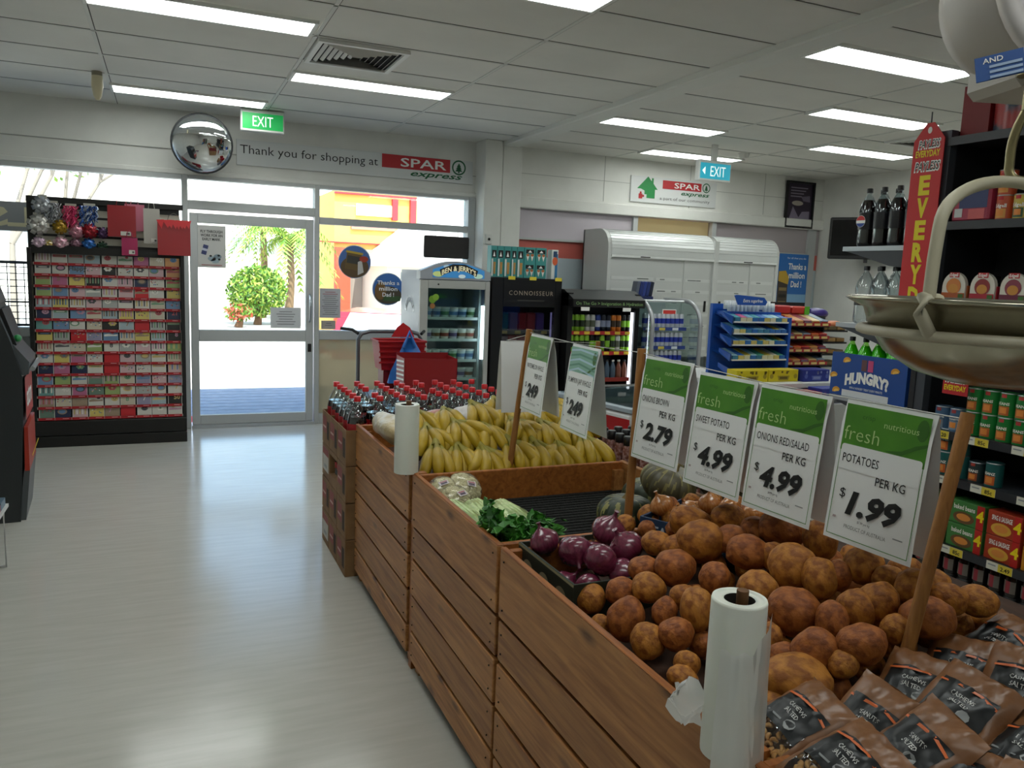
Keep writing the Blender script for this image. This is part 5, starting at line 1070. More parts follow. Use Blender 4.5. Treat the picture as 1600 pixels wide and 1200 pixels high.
for P_,nm in ((A,'clip'),(B_,'clip')):
    d=P_.normalized(); sd=Vector((-d.y,d.x,0)); b=MB(); b.tube([P_-d*.02+Vector((0,0,.105)),P_+d*.012+Vector((0,0,.107)),P_+d*.014+Vector((0,0,.09)),P_*.93+Vector((0,0,.064))],.0075,wp,8); b.tube([P_-sd*.015+Vector((0,0,.103)),P_+sd*.015+Vector((0,0,.103))],.005,br,6); b.build(nm,t)
b=MB(); hk=[]
for k in range(19): a=R(-150+250*k/18); hk.append(L*(.016*math.sin(a))+Vector((0,0,.268-.016*math.cos(a))))
for k in range(1,9): u=k/8; hk.append(L*(.0158-.0158*u+.006*math.sin(u*3.14))+Vector((0,0,.271+.075*u)))
b.tube(hk,.0055,br,8); b.tube([(0,0,.335),(0,0,.385)],.011,br,10); b.tube([(0,0,.375),(0,0,.39)],.02,br,12); b.build('hook',t)
n=Vector((-.314,-.95,0)); D=Vector((.040,-.022,.492)); rot=Matrix(((-n.y,0,n.x),(n.x,0,n.y),(0,1,0))).to_4x4()   # local x right, y up, z out of the dial
rot=Matrix(((.95,0,-.314,0),(-.314,0,-.95,0),(0,1,0,0),(0,0,0,1))); hw=M('#b7b1ab',.4)
b=MB(T(*D)@rot); b.lathe([(.001,-.15),(.075,-.15),(.098,-.135),(.112,-.10),(.112,-.012),(.106,-.004),(.001,-.004)],hw,40,caps=False); b.box(-.055,-.125,-.13,.055,-.08,-.02,hw,.01); b.build('dial_housing',t)
b=MB(T(*D)@rot); 
b.lathe([(.092,-.006),(.114,-.006),(.114,.008),(.104,.012),(.092,.004)],M('#d3cdcb',.35),40,caps=False); b.build('dial_ring',t)
b=MB(T(*D)@rot); b.disc(0,0,.094,.094,M('#d8d2d4',.5),-.002,40)
for k in range(48): b.t=T(*D)@rot@RZ(7.5*k); b.rect(-.0008,.078 if k%6 else .072,.0008,.087,M('#4a4a52',.5),.0)
b.t=T(*D)@rot
for k in range(8): a=R(90-45*k); b.text(.06*math.cos(a),.06*math.sin(a)-.006,str(k),.013,M('#4a3a5a',.5),.0)
b.build('dial_face',t); b=MB(T(*D)@rot@RZ(140)); b.flat([(-.003,-.02),(.003,-.02),(.001,.08),(-.001,.08)],M('#5a2a34',.4),.002); b.disc(0,0,.01,.01,INK,.003,12); b.build('pointer',t)
bs=L*.036-V*.078+Vector((0,0,.372)); b=MB(T(*bs)@RZ(-55)@RX(84)@RZ(10)); b.box(-.024,-.014,-.002,.024,.014,0,M('#1f4f94',.4)); b.text(-.006,.005,'AND',.006,PAPER,.001,w=.02,bold=.01)
for k in range(3): b.rect(-.01,-.013+.006*k,.022,-.010+.006*k,M('#9db4d4',.5),.001)
b.build('sticker',t)
b=MB(); b.tube([(.0,0,.605),(.0,0,1.46)],.006,STEEL,8); b.build('hanger_rod',t)
# ================================================================ produce crates
pl1=wood('#8f5a2e','#c08850'); pl2=wood('#85522a','#b07c46'); plt=wood('#7a4318','#a8662e',knots=False)
FXC=.84
def crate(label,y0,y1,far_board=False,near_board=True,x1=1.76):
    t=thing('produce_crate',label,'crate',(1.3,(y0+y1)/2,0),group='slatted wooden produce crates')
    q=random.Random(int(y0*100))
    for k,(za,zb) in enumerate(((.59,.79),(.462,.578),(.318,.45),(.172,.306),(.05,.160))):
        o=.004*q.random(); MB().box(FXC+o,y0,za,FXC+.02+o,y1,zb,(pl1,pl2)[k%2],.003).world('plank',t)
        MB().box(x1-.02,y0,za,x1,y1,zb,(pl2,pl1)[k%2],.003).world('plank',t)
    MB().box(FXC+.001,y0,.7885,FXC+.019,y1,.7935,plt,.002).world('top_edge',t)
    for y in (y0+.0,y1-.05):
        for xx in (FXC+.025,x1-.07): MB().box(xx,y,0.0,xx+.045,y+.045,.76,pl2).world('leg',t)
    for yy in (y0+.02,y1-.02):
        MB().box(FXC+.02,yy-.01,.60,x1-.02,yy+.01,.70 if y0>2.8 and yy<3 else .79,plt,.003).world('end_board',t)
    nm=M('#2a2420',.5,.6); b=MB()
    for k,(za,zb) in enumerate(((.59,.79),(.462,.578),(.318,.45),(.172,.306),(.05,.160))):
        for yy in (y0+.03,y1-.03):
            for zz in (za+.03,zb-.03): b.ell((FXC-.0005,yy,zz),(.0025,.003,.003),nm,6,4)
    b.world('nail',t)
    return t
c1=crate('slatted wooden crate of bananas, farthest of the four',2.88,3.82)
c2=crate('slatted wooden crate lined in black holding celery and cauliflower',1.98,2.82)
c3=crate('slatted wooden crate holding potatoes and onions',.985,1.96)
c4=crate('slatted wooden crate of nut packets, nearest the camera',-.05,.925)
mat_=M('#141412',.95,bump=(.6,60))
b=MB(RX(0)); b.box(.862,2.01,.655,1.738,2.79,.672,mat_)
for k in range(26): b.tube([(.865,2.03+.029*k,.672),(1.735,2.03+.029*k+.004,.672)],.006,mat_,6,caps=False)
b.world('black_liner',c2)
for t,ya,yb,z0,z1 in ((c1,2.91,3.79,.66,.74),(c4,-.02,.9,.70,.80),(c3,1.02,1.93,.66,.86)):
    dkw=wood('#2e1c10','#43291a',(30,2.2,30),.7,False); MB().add([(.862,ya,z0),(1.738,ya,z1),(1.738,yb,z1),(.862,yb,z0),(.862,ya,z0-.02),(1.738,ya,z1-.02),(1.738,yb,z1-.02),(.862,yb,z0-.02)],[(0,1,2,3),(7,6,5,4),(0,4,5,1),(1,5,6,2),(2,6,7,3),(3,7,4,0)],dkw).world('sloping_shelf',t)  # shelf coloured dark to deepen the shade in gaps between the goods
# corner posts between crates, poles and signs
pw=wood('#8a5a2c','#a8743c',(60,60,4),.5,False)
for y,l in ((2.85,'first and second'),(.955,'third and fourth')): MB().box(.852,y-.018,0,.9,y+.018,.786,plt).build('corner_post',label='wooden post in the gap between the %s crates, under a bag roll'%('banana and celery' if y>2 else 'potato and nut'),cat='post')
PA=Vector((1.255,2.90,.62)); PB=Vector((1.317,2.86,1.335)); PC=Vector((1.252,1.97,.62)); PD=Vector((1.283,1.99,1.345)); PE=Vector((1.205,.98,.66)); PF=Vector((1.352,.99,1.325))
for a,b_,l in ((PA,PB,'round wooden pole in front of the bananas'),(PC,PD,'round wooden pole beside the striped pumpkin, left of the onions sign'),(PE,PF,'thick wooden pole standing among the potatoes and nut packets')):
    MB().tube([tuple(a),tuple(b_)],.0125,pw,12).build('sign_pole',label=l,cat='pole',group='wooden poles holding the price signs')
strm=M('#b9b9b4',.6)
MB().tube([PB-Vector((0,0,.012)),(PB+PD)/2-Vector((0,0,.022)),PD-Vector((0,0,.012)),(PD+PF)/2-Vector((0,0,.024)),PF-Vector((0,0,.012))],.0013,strm,5).build('sign_string',label='thin string between the pole tops carrying the price signs',cat='string')
GR1=M('#4f8f1c',.45,var=('#3f7d16',6,.4,.6)); GR2=M('#2f6410',.45); LG_=M('#b8d68c',.5); SG=M('#e6e7e6',.5); BORD=M('#3f7f1f',.5)
def sign(label,name_lines,price,y_far,z,x_of,group='hanging produce price signs',lines_per=True,wave=0,blank=False,tf=None,old=False,wname=.11):
    if tf is None:
        a=Vector((x_of(y_far),y_far,0)); d=Vector((x_of(y_far-.21)-x_of(y_far),-.21,0)).normalized(); rz=math.degrees(math.atan2(d.y,d.x))
        t=thing('price_sign',label,'price sign',(a.x,y_far,z),rz,group)
    else: t=thing('price_sign',label,'price sign',tf[0],tf[1],group)
    W_,H_=.21,.297
    for sgn,nm in ((-1,'front_sheet'),(1,'back_sheet')):
        b=MB(); n=6
        pts=[(0,0)]+[(sgn*(.004+.034*(k/n)**.8+wave*.006*math.sin(k*1.3)),-H_*k/n) for k in range(1,n+1)]
        vs=[]; 
        for y,zz in pts: vs+=[(0,y,zz),(W_,y,zz)]
        fs=[(2*k,2*k+1,2*k+3,2*k+2) for k in range(n)]; fs=fs if sgn<0 else [f[::-1] for f in fs]
        b.add(vs,[f[::-1] for f in fs],SG,True); sh=b.build(nm,t)
        if sgn<0 and not blank:
            tilt=math.degrees(math.atan2(.034,H_)); b=MB(RX(-0)); b.t=T(0,-.0052,0)@RX(-tilt)@RX(90)@T(0,-H_,0)
            z1=.0016; g=BORD
            for q4 in ((.008,.008,W_-.008,.0095),(.008,.008,.0095,.2),(W_-.0095,.008,W_-.008,.2)): b.rect(*q4,g,z1)
            b.rect(.007,.19,W_-.007,H_-.008,M('#7fae9a',.5) if old else GR1,z1)
            b.prism([(.011,.15),(W_-.011,.15),(W_-.011,.198)]+[(W_-.017+.006*math.cos(R(a)),.198+.006*math.sin(R(a))) for a in (30,60,90)]+[(.017+.006*math.cos(R(a)),.198+.006*math.sin(R(a))) for a in (90,120,150)]+[(.011,.198)],.0003,SG,z1+.0003)
            b.flat([(.11,.207),(.15,.205),(.18,.222),(.203,.232),(.203,.238),(.178,.23),(.15,.214)],GR2,z1+.0006); b.disc(.188,.262,.013,.022,GR2,z1+.0006,14)
            if not old:
                b.text(.012,.214,'fresh',.030,LG_,z1+.001,w=.085,bold=-.012,align='L'); b.text(.103,.252,'nutritious',.013,LG_,z1+.001,w=.078,bold=-.004,align='L'); b.text(.05,.262,'crisp',.010,GR2,z1+.001,w=.03,align='L')
            else:
                for k in range(5): b.flat([(.01,.2+.018*k),(.08,.215+.016*k),(.2,.2+.018*k),(.2,.206+.018*k),(.08,.222+.016*k),(.01,.206+.018*k)],M('#5a8f78' if k%2 else '#a8c8d6',.5),z1+.0006)
            b.text(.018,.167,name_lines,.018,INK,z1+.001,w=wname,bold=.004,align='L'); b.text(.105,.133,'PER KG',.018,INK,z1+.001,w=.068,bold=.004,align='L')
            b.text(.026,.092,'$',.020,INK,z1+.001,w=.014,bold=.0,align='L'); b.text(.046,.062,price,.046,INK,z1+.001,w=.128 if len(price)>3 else .11,bold=.045,shear=.22,align='L')
            b.text(.095,.047,'$%s per kg'%price if '.' in price else 'per kg',.005,INK,z1+.001,w=.03); b.text(.1,.03,'PRODUCT OF AUSTRALIA',.008,INK,z1+.001,w=.1,bold=-.01); b.rect(.165,.04,.187,.0425,GREY,z1+.001); b.rect(.018,.045,.026,.05,M('#b0a0a0',.6),z1+.001)
            b.build('print',t)
    return t
f1=lambda y: PD.x+(PF.x-PD.x)*(PD.y-y)/(PD.y-PF.y); f0=lambda y: PB.x+(PD.x-PB.x)*(PB.y-y)/(PB.y-PD.y)
sign('price sign for POTATOES at 1.99, nearest on the string','POTATOES','1.99',1.254,1.311,f1,wname=.088)
sign('price sign for ONIONS RED/SALAD at 4.99','ONIONS RED/SALAD','4.99',1.503,1.309,f1,wname=.158)
sign('price sign for SWEET POTATO at 4.99','SWEET POTATO','4.99',1.724,1.311,f1,wname=.125)
sign('price sign for ONIONS BROWN at 2.79','ONIONS BROWN','2.79',1.961,1.328,f1,wname=.12)
sign('price sign for PUMPKIN JAP WHOLE at 2.49','PUMPKIN JAP WHOLE','249',2.453,1.317,f0,old=True,wname=.17)
sign('price sign for WATERMELON WHOLE at 2.49','WATERMELON WHOLE','249',2.834,1.320,f0,wname=.16)
sign('blank pale back of a price sign left of the first pole','','',0,0,None,blank=True,tf=((1.275,3.05,1.272),-3))
MB().tube([PB-Vector((.0,0,.02)),(1.30,3.045,1.275),(1.5,3.04,1.27),(1.745,3.06,1.262)],.0013,strm,5).build('sign_string',label='thin string from the first pole holding the blank sign',cat='string')
MB().tube([(1.745,3.06,.62),(1.745,3.06,1.27)],.011,pw,10).build('sign_pole',label='wooden pole at the back edge of the banana crate, behind the signs',cat='pole',group='wooden poles holding the price signs')
# plastic bag rolls
milk=M('#d8dad0',.35,sss=.1); milk2=glass('#f8f8f6',.07,.15,.88,'#f4f4f0')
def roll(label,x,y,z,r_,h,loose):
    t=thing('bag_roll',label,'bag roll',(x,y,z),group='rolls of clear produce bags')
    b=MB(); b.lathe([(r_*.99,0),(r_,.004),(r_*1.0,h*.5),(r_*.985,h-.004),(r_*.96,h),(r_*.86,h-.001),(r_*.84,h-.003),(r_*.7,h-.002),(r_*.555,h-.002),(r_*.56,h-.032),(r_*.001,h-.032)],milk,36); b.build('roll',t)
    MB().lathe([(r_*.55,-.03),(r_*.55,-.0025)],M('#2a2620',.9),20,(0,0,h),caps=False).build('core_tube',t); MB().cyl((0,0,h-.0299),r_*.54,.001,M('#1a1714',.9),20).build('core_shade',t)  # dark tube and disc paint the shade inside the hollow core
    MB().cyl((r_*.12,0,h-.03),r_*.22,.042,wood('#4a3018','#6a4626',(9,9,9),.7,False),12).build('peg',t)
    if loose:
        b=MB(); n=30; vs=[]
        for k in range(n+1):
            a=R(200+122*k/n); rr=r_*(1.02+.30*max(0,(k/n-.6))); 
            tp=h*(.72+.44*max(0,k/n-.5))
            for e in range(10):
                zz=tp+(-.035-tp)*e/9; g=1+.10*(h-zz)/h+.035*noise.noise(Vector((k*.35,e*.5,1)))+.02*noise.noise(Vector((k*.9,e*1.1,5))); vs.append((rr*math.cos(a)*g,rr*math.sin(a)*g,zz+.004*math.sin(k*.7)))
        b.add(vs,[(10*k+j,10*k+10+j,10*k+11+j,10*k+1+j) for k in range(n) for j in range(9)],milk2,True); b.build('loose_bag',t)
        q=random.Random(3); b=MB(); vs=[]; n=9
        for k in range(n+1):
            for j in range(7):
                u=k/n; v=j/6; a_=R(150-20*u); rr=r_*.97+.052*u**.7; vs.append((rr*math.cos(a_)+.006*math.sin(4*v+3*u),rr*math.sin(a_)+.012*math.sin(5*u+j*1.3),h*.30+.105*(v-.5)*(.75+.5*u-.7*u*u)+.005*q.uniform(-1,1)-.02*u))
        b.add(vs,[(7*k+j,7*k+7+j,7*k+8+j,7*k+1+j) for k in range(n) for j in range(6)],milk2,True); b.build('torn_bag',t)
    return t
roll('roll of clear plastic bags on the post by the bananas',.822,2.85,.79,.046,.262,False)
roll('roll of clear plastic bags with a torn loose bag, nearest the camera',.826,.955,.79,.0445,.262,True)
# ================================================================ potatoes
def blob(seed,lump=.16,el=1.0):
    b=MB(); b.ell((0,0,0),(1,1,1),None,26,18)
    q=random.Random(seed); off=Vector((q.uniform(0,50),q.uniform(0,50),q.uniform(0,50))); v2=[]
    for v in b.v:
        p=Vector(v); n1=noise.noise(p*.9+off); n2=noise.noise(p*2.3+off)*.35; k=1+lump*(n1+n2); v2.append(tuple(p*k))
    b.v=v2; return b
def pmat(a,b_,c):
    m=M(a,.6,var=(b_,2.3,.4,.62),bump=(.3,4.5),spec=.35); return m
PM=[pmat('#ae702a','#784318',0),pmat('#b4772f','#824c1c',0),pmat('#a3602a','#743c18',0)]
POTM=[]
for k in range(9):
    b=blob(100+k); b.ms=[PM[k%3]]; POTM.append(b.mesh('potato'))
POT=[(.944,1.625,.764,.036,.038,922,935),(.995,1.566,.797,.038,.033,971,925),(1.038,1.516,.822,.039,.035,1013,919),(.957,1.482,.772,.041,.050,978,966),(.949,1.377,.766,.036,.039,1012,1002),(.992,1.338,.794,.038,.034,1056,990),(1.068,1.588,.838,.038,.033,1005,889),(1.115,1.525,.861,.048,.043,1054,886),(1.145,1.653,.875,.037,.032,1025,849),(1.215,1.563,.903,.058,.052,1095,846),(1.259,1.674,.919,.052,.04,1077,813),(1.331,1.612,.940,.041,.036,1135,808),(1.276,1.528,.915,.044,.033,1140,836),(1.376,1.462,.950,.054,.043,1220,828),(1.401,1.359,.955,.038,.049,1282,844),(1.250,1.430,.916,.049,.039,1168,863),(1.143,1.411,.874,.033,.038,1116,902),(1.172,1.302,.886,.043,.043,1182,920),(1.274,1.309,.924,.050,.050,1238,885),(1.286,1.238,.92,.036,.044,1282,899),(1.066,1.420,.836,.032,.029,1067,932),(1.058,1.359,.833,.034,.050,1088,951),(1.020,1.421,.805,.028,.033,1039,951),(1.168,1.184,.886,.053,.047,1241,954),(1.117,1.071,.862,.043,.041,1273,1016),(1.050,1.044,.828,.063,.045,1244,1062),(.938,1.235,.755,.031,.026,1065,1055),(.964,1.255,.770,.026,.027,1074,1032),(.919,1.528,.742,.024,.024,939,972),(1.340,1.514,.935,.036,.032,1179,824),(1.171,1.604,.878,.034,.032,1056,850),(1.081,1.112,.835,.030,.026,1225,1019),(1.293,1.392,.920,.030,.030,1208,860),(1.194,1.110,.89,.030,.038,1300,967),(1.246,1.099,.914,.037,.039,1339,952),(1.285,1.084,.925,.039,.044,1371,942),(1.178,1.02,.889,.045,.036,1356,1011),(1.374,1.205,.950,.040,.040,1350,885),(1.370,1.070,.949,.040,.045,1431,922),(1.428,1.076,.950,.030,.032,1459,911),(1.318,1.0,.926,.049,.038,1484,975),(1.398,1.02,.950,.038,.030,1490,935),(1.451,.995,.945,.036,.03,1543,949),(1.262,1.02,.905,.028,.03,1428,978),(1.319,1.223,.93,.030,.032,1309,894),(1.377,1.144,.943,.032,.03,1387,900),(1.455,1.172,.945,.034,.03,1412,883),(1.096,1.171,.845,.026,.03,1203,991),(1.135,1.02,.855,.028,.025,1331,1033),(.996,1.035,.790,.03,.026,1215,1102)]
POT=sorted(POT,key=lambda p:p[6])
SZ=lambda s:'small' if s<.031 else ('large' if s>.045 else 'medium')
bands=[(0,835),(835,866),(866,905),(905,940),(940,975),(975,1012),(1012,1200)]
BN_=['topmost','second','third','fourth','fifth','sixth','lowest']
q=random.Random(31); placed=[]
for bi,(lo,hi) in enumerate(bands):
    row=sorted([p for p in POT if lo<=p[6]<hi],key=lambda p:p[5])
    for k,p in enumerate(row):
        me=POTM[q.randrange(9)]; o=bpy.data.objects.new('potato',me); COL.objects.link(o)
        w_=max(p[3],p[4]*.72); h_=max(p[4],p[3]*.66); d_=(w_+h_)/2*.95
        o.location=p[:3]; o.scale=(w_*1.06,d_,h_*1.06); o.rotation_euler=(R(q.uniform(-14,14)),R(q.uniform(-16,16)),R(-23+q.uniform(-8,8)))
        tag(o,'%s potato, %s from left in the %s row of the heap'%(SZ(max(w_,h_)),nth(k),BN_[bi]),'potato','potatoes in the wooden crate'); placed.append(Vector(p[:3]))
n=0
for i in range(9):
    for j in range(13):
        x=.91+.078*i+.035*(j%2); y=1.04+.074*j
        if x<1.18 and y>1.55: continue
        s_=min(1,max(0,(x-.9)/.5)); z=.735+.22*(s_*(1.6-.6*s_))-.078
        if z<.70+.228*(x-.862): continue
        p=Vector((x,y,z))
        if min((p-a).length for a in placed)<.052: continue
        placed.append(p); n+=1
        o=bpy.data.objects.new('potato',POTM[n%9]); COL.objects.link(o); o.location=p; o.scale=(.035,.031,.029); o.rotation_euler=(q.uniform(0,3),q.uniform(0,3),q.uniform(0,3))
        tag(o,'potato mostly buried in the heap beneath the other potatoes','potato','buried potatoes in the wooden crate')
# ================================================================ onions
def onion(hx,h2,seed):
    b=MB(); m=M(hx,.25,var=(h2,1.3,.35,.7,(5,5,.5)),coat=.3,spec=.6)
    b.lathe([(.02,-.9),(.35,-.86),(.72,-.62),(.96,-.2),(1.0,.05),(.9,.42),(.62,.72),(.3,.92),(.14,1.08),(.1,1.3),(.16,1.42)],m,22)
    q=random.Random(seed); off=Vector((seed*3.1,0,1)); b.v=[tuple(Vector(v)*(1+.06*noise.noise(Vector(v)+off))) for v in b.v]; return b
ONR=[onion('#571a30','#7a2f48',k) for k in range(3)]; ONB=[onion('#a8642c','#c98a4c',k+9) for k in range(3)]
ORR,OBR=[],[]
roots=MB(); 
for a in range(14): roots.tube([(0,0,-.88),(.12*math.cos(a),.12*math.sin(a),-.98),(.2*math.cos(a*1.3),.2*math.sin(a*1.3),-1.02)],.02,M('#6a5a48',.9),4)
def put_onion(src,kind,label,loc,r_,tilt,group):
    t=thing(kind,label,'onion',loc,group=group,rot=tilt); t.scale=(r_,r_,r_*.92)
    o=bpy.data.objects.new('bulb',src); COL.objects.link(o); o.parent=t; o=bpy.data.objects.new('roots',RTM); COL.objects.link(o); o.parent=t
RTM=roots.mesh('roots'); MR=[b.mesh('bulb') for b in ONR]; MBn=[b.mesh('bulb') for b in ONB]
for i,(x,y,z,r_,l,tt) in enumerate((
 (.947,1.90,.818,.043,'red onion with a dry tip at the carton\'s far left corner',(-.2,-.3,0)),(.985,1.79,.826,.046,'red onion showing its roots, left of the carton\'s middle',(2.2,.3,0)),(1.02,1.715,.822,.047,'red onion front and centre in the carton',(.5,.9,1)),
 (1.125,1.86,.845,.050,'large red onion with pale peeling skin, topmost of the carton',(.3,.2,0)),(1.115,1.745,.838,.046,'glossy red onion right in the carton beside the potatoes',(-.5,.4,2)),(1.07,1.685,.79,.042,'red onion low at the carton\'s right beside a potato',(1.2,.5,0)),
 (.945,1.765,.752,.034,'small red onion low at the carton\'s left wall',(.8,.2,1)),(.978,1.70,.762,.036,'small pink-skinned red onion in the carton\'s near corner',(1.6,.4,0)),(1.055,1.82,.80,.04,'red onion with roots between the two topmost ones',(2.8,.2,0)),(1.03,1.90,.79,.038,'half hidden red onion at the carton\'s far side',(.2,.9,0)))):
    put_onion(MR[i%3],'red_onion',l,(x,y,z),r_,tt,'red onions in the dark carton')
for i,(x,y,z,r_,l) in enumerate(((1.316,1.885,.895,.036,'pale brown onion at the blue box\'s left end'),(1.335,1.815,.888,.032,'orange-brown onion beside the pale one in the blue box'),(1.402,1.775,.925,.034,'brown onion behind the topmost potatoes'),(1.43,1.725,.925,.033,'brown onion right of the one behind the topmost potatoes'),(1.462,1.665,.92,.034,'brown onion with a pale patch under the red onion sign'),(1.40,1.86,.88,.033,'brown onion in the middle of the blue box'),(1.49,1.61,.92,.033,'brown onion half under the potato sign\'s left side'),(1.47,1.80,.89,.034,'brown onion at the back of the blue box'))):
    put_onion(MBn[i%3],'brown_onion',l,(x,y,z),r_,(rnd.uniform(-.6,.6),rnd.uniform(-.6,.6),0),'brown onions in the blue box')
def openbox(name,label,cat,c,w_,d_,h_,rz,hx,tilt=0,holes=False,txt=None,wall=.006):
    t=thing(name,label,cat,c,rot=(R(tilt),0,R(rz))); m=M(hx,.6); b=MB()
    b.box(-w_/2,-d_/2,0,w_/2,-d_/2+wall,h_,m); b.box(-w_/2,d_/2-wall,0,w_/2,d_/2,h_,m); b.box(-w_/2,-d_/2+wall,0,-w_/2+wall,d_/2-wall,h_,m); b.box(w_/2-wall,-d_/2+wall,0,w_/2,d_/2-wall,h_,m); b.box(-w_/2,-d_/2,0,w_/2,d_/2,wall,m); b.build('box_walls',t)
    if holes:
        b=MB(T(-w_/2,0,0)@FACE_X); 
        for k in range(3): b.disc(-d_*.3+d_*.3*k,h_*.5,d_*.09,h_*.22,M('#8a8268',.7),.001,16)
        b.rect(-d_*.5,h_*.93,d_*.5,h_,M('#8f8a6a',.7),.001); b.build('cut_outs',t)
    if txt:
        b=MB(T(0,-d_/2,0)@FACE_Y); b.text(0,h_*.35,txt,h_*.4,M('#b9c4d0',.6),.001,w=w_*.7,bold=.02); b.build('lettering',t)
    return t
openbox('onion_carton','dark green cardboard carton holding the red onions','carton',(1.03,1.79,.70),.27,.33,.105,0,'#1c2419',0,True)
o=openbox('onion_box','small dark blue cardboard box holding the brown onions','carton',(1.42,1.80,.80),.30,.26,.075,-62,'#1f3a5a',0,False,'FARM FRESH'); 
# ================================================================ nut packets
kraft=M('#70492a',.36,var=('#8a5c38',3,.35,.65),bump=(.5,12),spec=.5); blk=M('#111416',.36,spec=.35); wrap=glass('#f3efe6',.09,.06); nutm=M('#e2b880',.5,var=('#c4924e',30,.4,.6))
def pack_meshes(seed,word):
    q=random.Random(seed); nu,nv=16,18; W_,H_=.145,.19; vs=[]; off=Vector((seed*7.7,1,2))
    def P_(i,j,s):
        u=i/nu*2-1; v=j/nv*2-1; e=max(0,(1-abs(u)**2.6))*max(0,(1-abs(v)**3)); th=.026*e**.6*(1.15-.35*v)
        w_=.009*noise.noise(Vector((u*2.2,v*2.2,s*3))+off)+.0065*noise.noise(Vector((u*5,v*5,s))+off)
        return (u*W_/2*(1-.06*e),v*H_/2,s*th+w_*(.4+.6*e)+(.012*noise.noise(Vector((u*3,9,0))+off) if abs(v)>.8 else 0))
    up=MB(); lab=MB(); win=MB(); prt=MB()
    def grid(b,f,s,m,lift=0):
        idx={}; vv=[]; ff=[]
        for j in range(nv):
            for i in range(nu):
                if f(i,j):
                    qd=[]
                    for a,c in ((i,j),(i+1,j),(i+1,j+1),(i,j+1)):
                        if (a,c) not in idx: idx[a,c]=len(vv); p=P_(a,c,s); vv.append((p[0],p[1],p[2]+lift))
                        qd.append(idx[a,c])
                    ff.append(tuple(qd if s>0 else qd[::-1]))
        if vv: b.add(vv,ff,m,True)
    inl=lambda i,j: 3<=i<13 and 5<=j<12
    grid(up,lambda i,j:True,-1,kraft); grid(up,lambda i,j:j>=8 or (i<2 or i>=14),1,kraft); grid(win,lambda i,j:j<8 and 2<=i<14,1,wrap)
    grid(lab,lambda i,j:2<=i<14 and 5<=j<13,1,blk,.0012)
    grid(lab,lambda i,j:2<=i<14 and j==12 and True,1,M('#c8622c',.4),.0022) if 0 else None
    # stripe and lettering on the label, laid on the bulge
    def onl(x,y): 
        i=(x/W_+.5)*nu; j=(y/H_+.5)*nv; p=P_(i,j,1); return (x,y,p[2]+.0022)
    def onlabel(vs,fs,m): prt.add([onl(x,y) for x,y in vs],fs,m)
    onlabel([(-.055,.034),(-.02,.038),(.02,.040),(.054,.030),(.054,.025),(.02,.034),(-.02,.032),(-.055,.029)],[(0,7,6,1),(1,6,5,2),(2,5,4,3)],M('#c8622c',.4))
    for k,l in enumerate(word):
        tm=text_mesh(l,.01,0,1,1); kx=min(.045/(tm[3]-tm[2]),.011); onlabel([((a-(tm[2]+tm[3])/2)*kx,b_*.013+.008-.015*k) for a,b_,_ in tm[0]],tm[1],M('#c9c9c6',.5))
    onlabel([(-.045,-.028),(.0,-.028),(.0,-.024),(-.045,-.024)],[(0,1,2,3)],M('#77797a',.5)); onlabel([(.02+.012*math.cos(a*.7),-.022+.012*math.sin(a*.7)) for a in range(9)],[tuple(range(9))],M('#8a8c8c',.5))
    nuts=MB()
    for k in range(46):
        x=q.uniform(-.058,.058); y=q.uniform(-.092,-.018); zt=max(.006,P_((x/W_+.5)*nu,(y/H_+.5)*nv,1)[2]-.008); z=zt*q.uniform(.75,1.0)
        a=q.uniform(0,6.28); pts=[]
        for i in range(5): t_=-1.1+.55*i; pts.append((x+.008*math.cos(a+t_)-.008*math.cos(a),y+.008*math.sin(a+t_)-.008*math.sin(a),z))
        nuts.tube(pts,[.0025,.0045,.005,.0042,.0022],nutm,6)
    return up.mesh('wrapper'),win.mesh('window'),lab.mesh('label'),prt.mesh('label_print'),nuts.mesh('nuts')
PKS=[pack_meshes(1,('CASHEWS','SALTED')),pack_meshes(2,('PEANUTS','SALTED')),pack_meshes(3,('CASHEWS','SALTED')),pack_meshes(4,('PEANUTS','SALTED'))]
q=random.Random(17); NP=[]
for r in range(6):
    for c in range(5):
        x=.92+.132*r+q.uniform(-.015,.015); y=.925-.104*c+q.uniform(-.015,.015)-.03*(r%2)
        if (r==0 and c==0) : x+=.05; y+=.02
        NP.append((r,c,x,y,(.80+.018*(c%2)) +.15*(x-.9)-.003))
for r,c,x,y,z in NP:
    k=q.randrange(4); w_=('cashew','peanut','cashew','peanut')[k]
    t=thing('nut_packet','brown %s packet, black label, %s from the potatoes in the %s row from aisle'%(w_,nth(c),nth(r)),'nut packet',(x,y,z),group='nut packets in the near crate',rot=(0,0,0)); t.scale=(.88,.88,.95)
    t.rotation_euler=(Matrix.Rotation(R(-90+q.uniform(-30,30)),3,'Z')@Matrix.Rotation(R(33+q.uniform(-9,9)),3,'X')@Matrix.Rotation(R(q.uniform(-10,10)),3,'Y')).to_euler()
    for me,nm in zip(PKS[k],('wrapper','window','label','label_print','nuts')):
        o=bpy.data.objects.new(nm,me); COL.objects.link(o); o.parent=t
        if nm=='nuts': o['kind']='stuff'
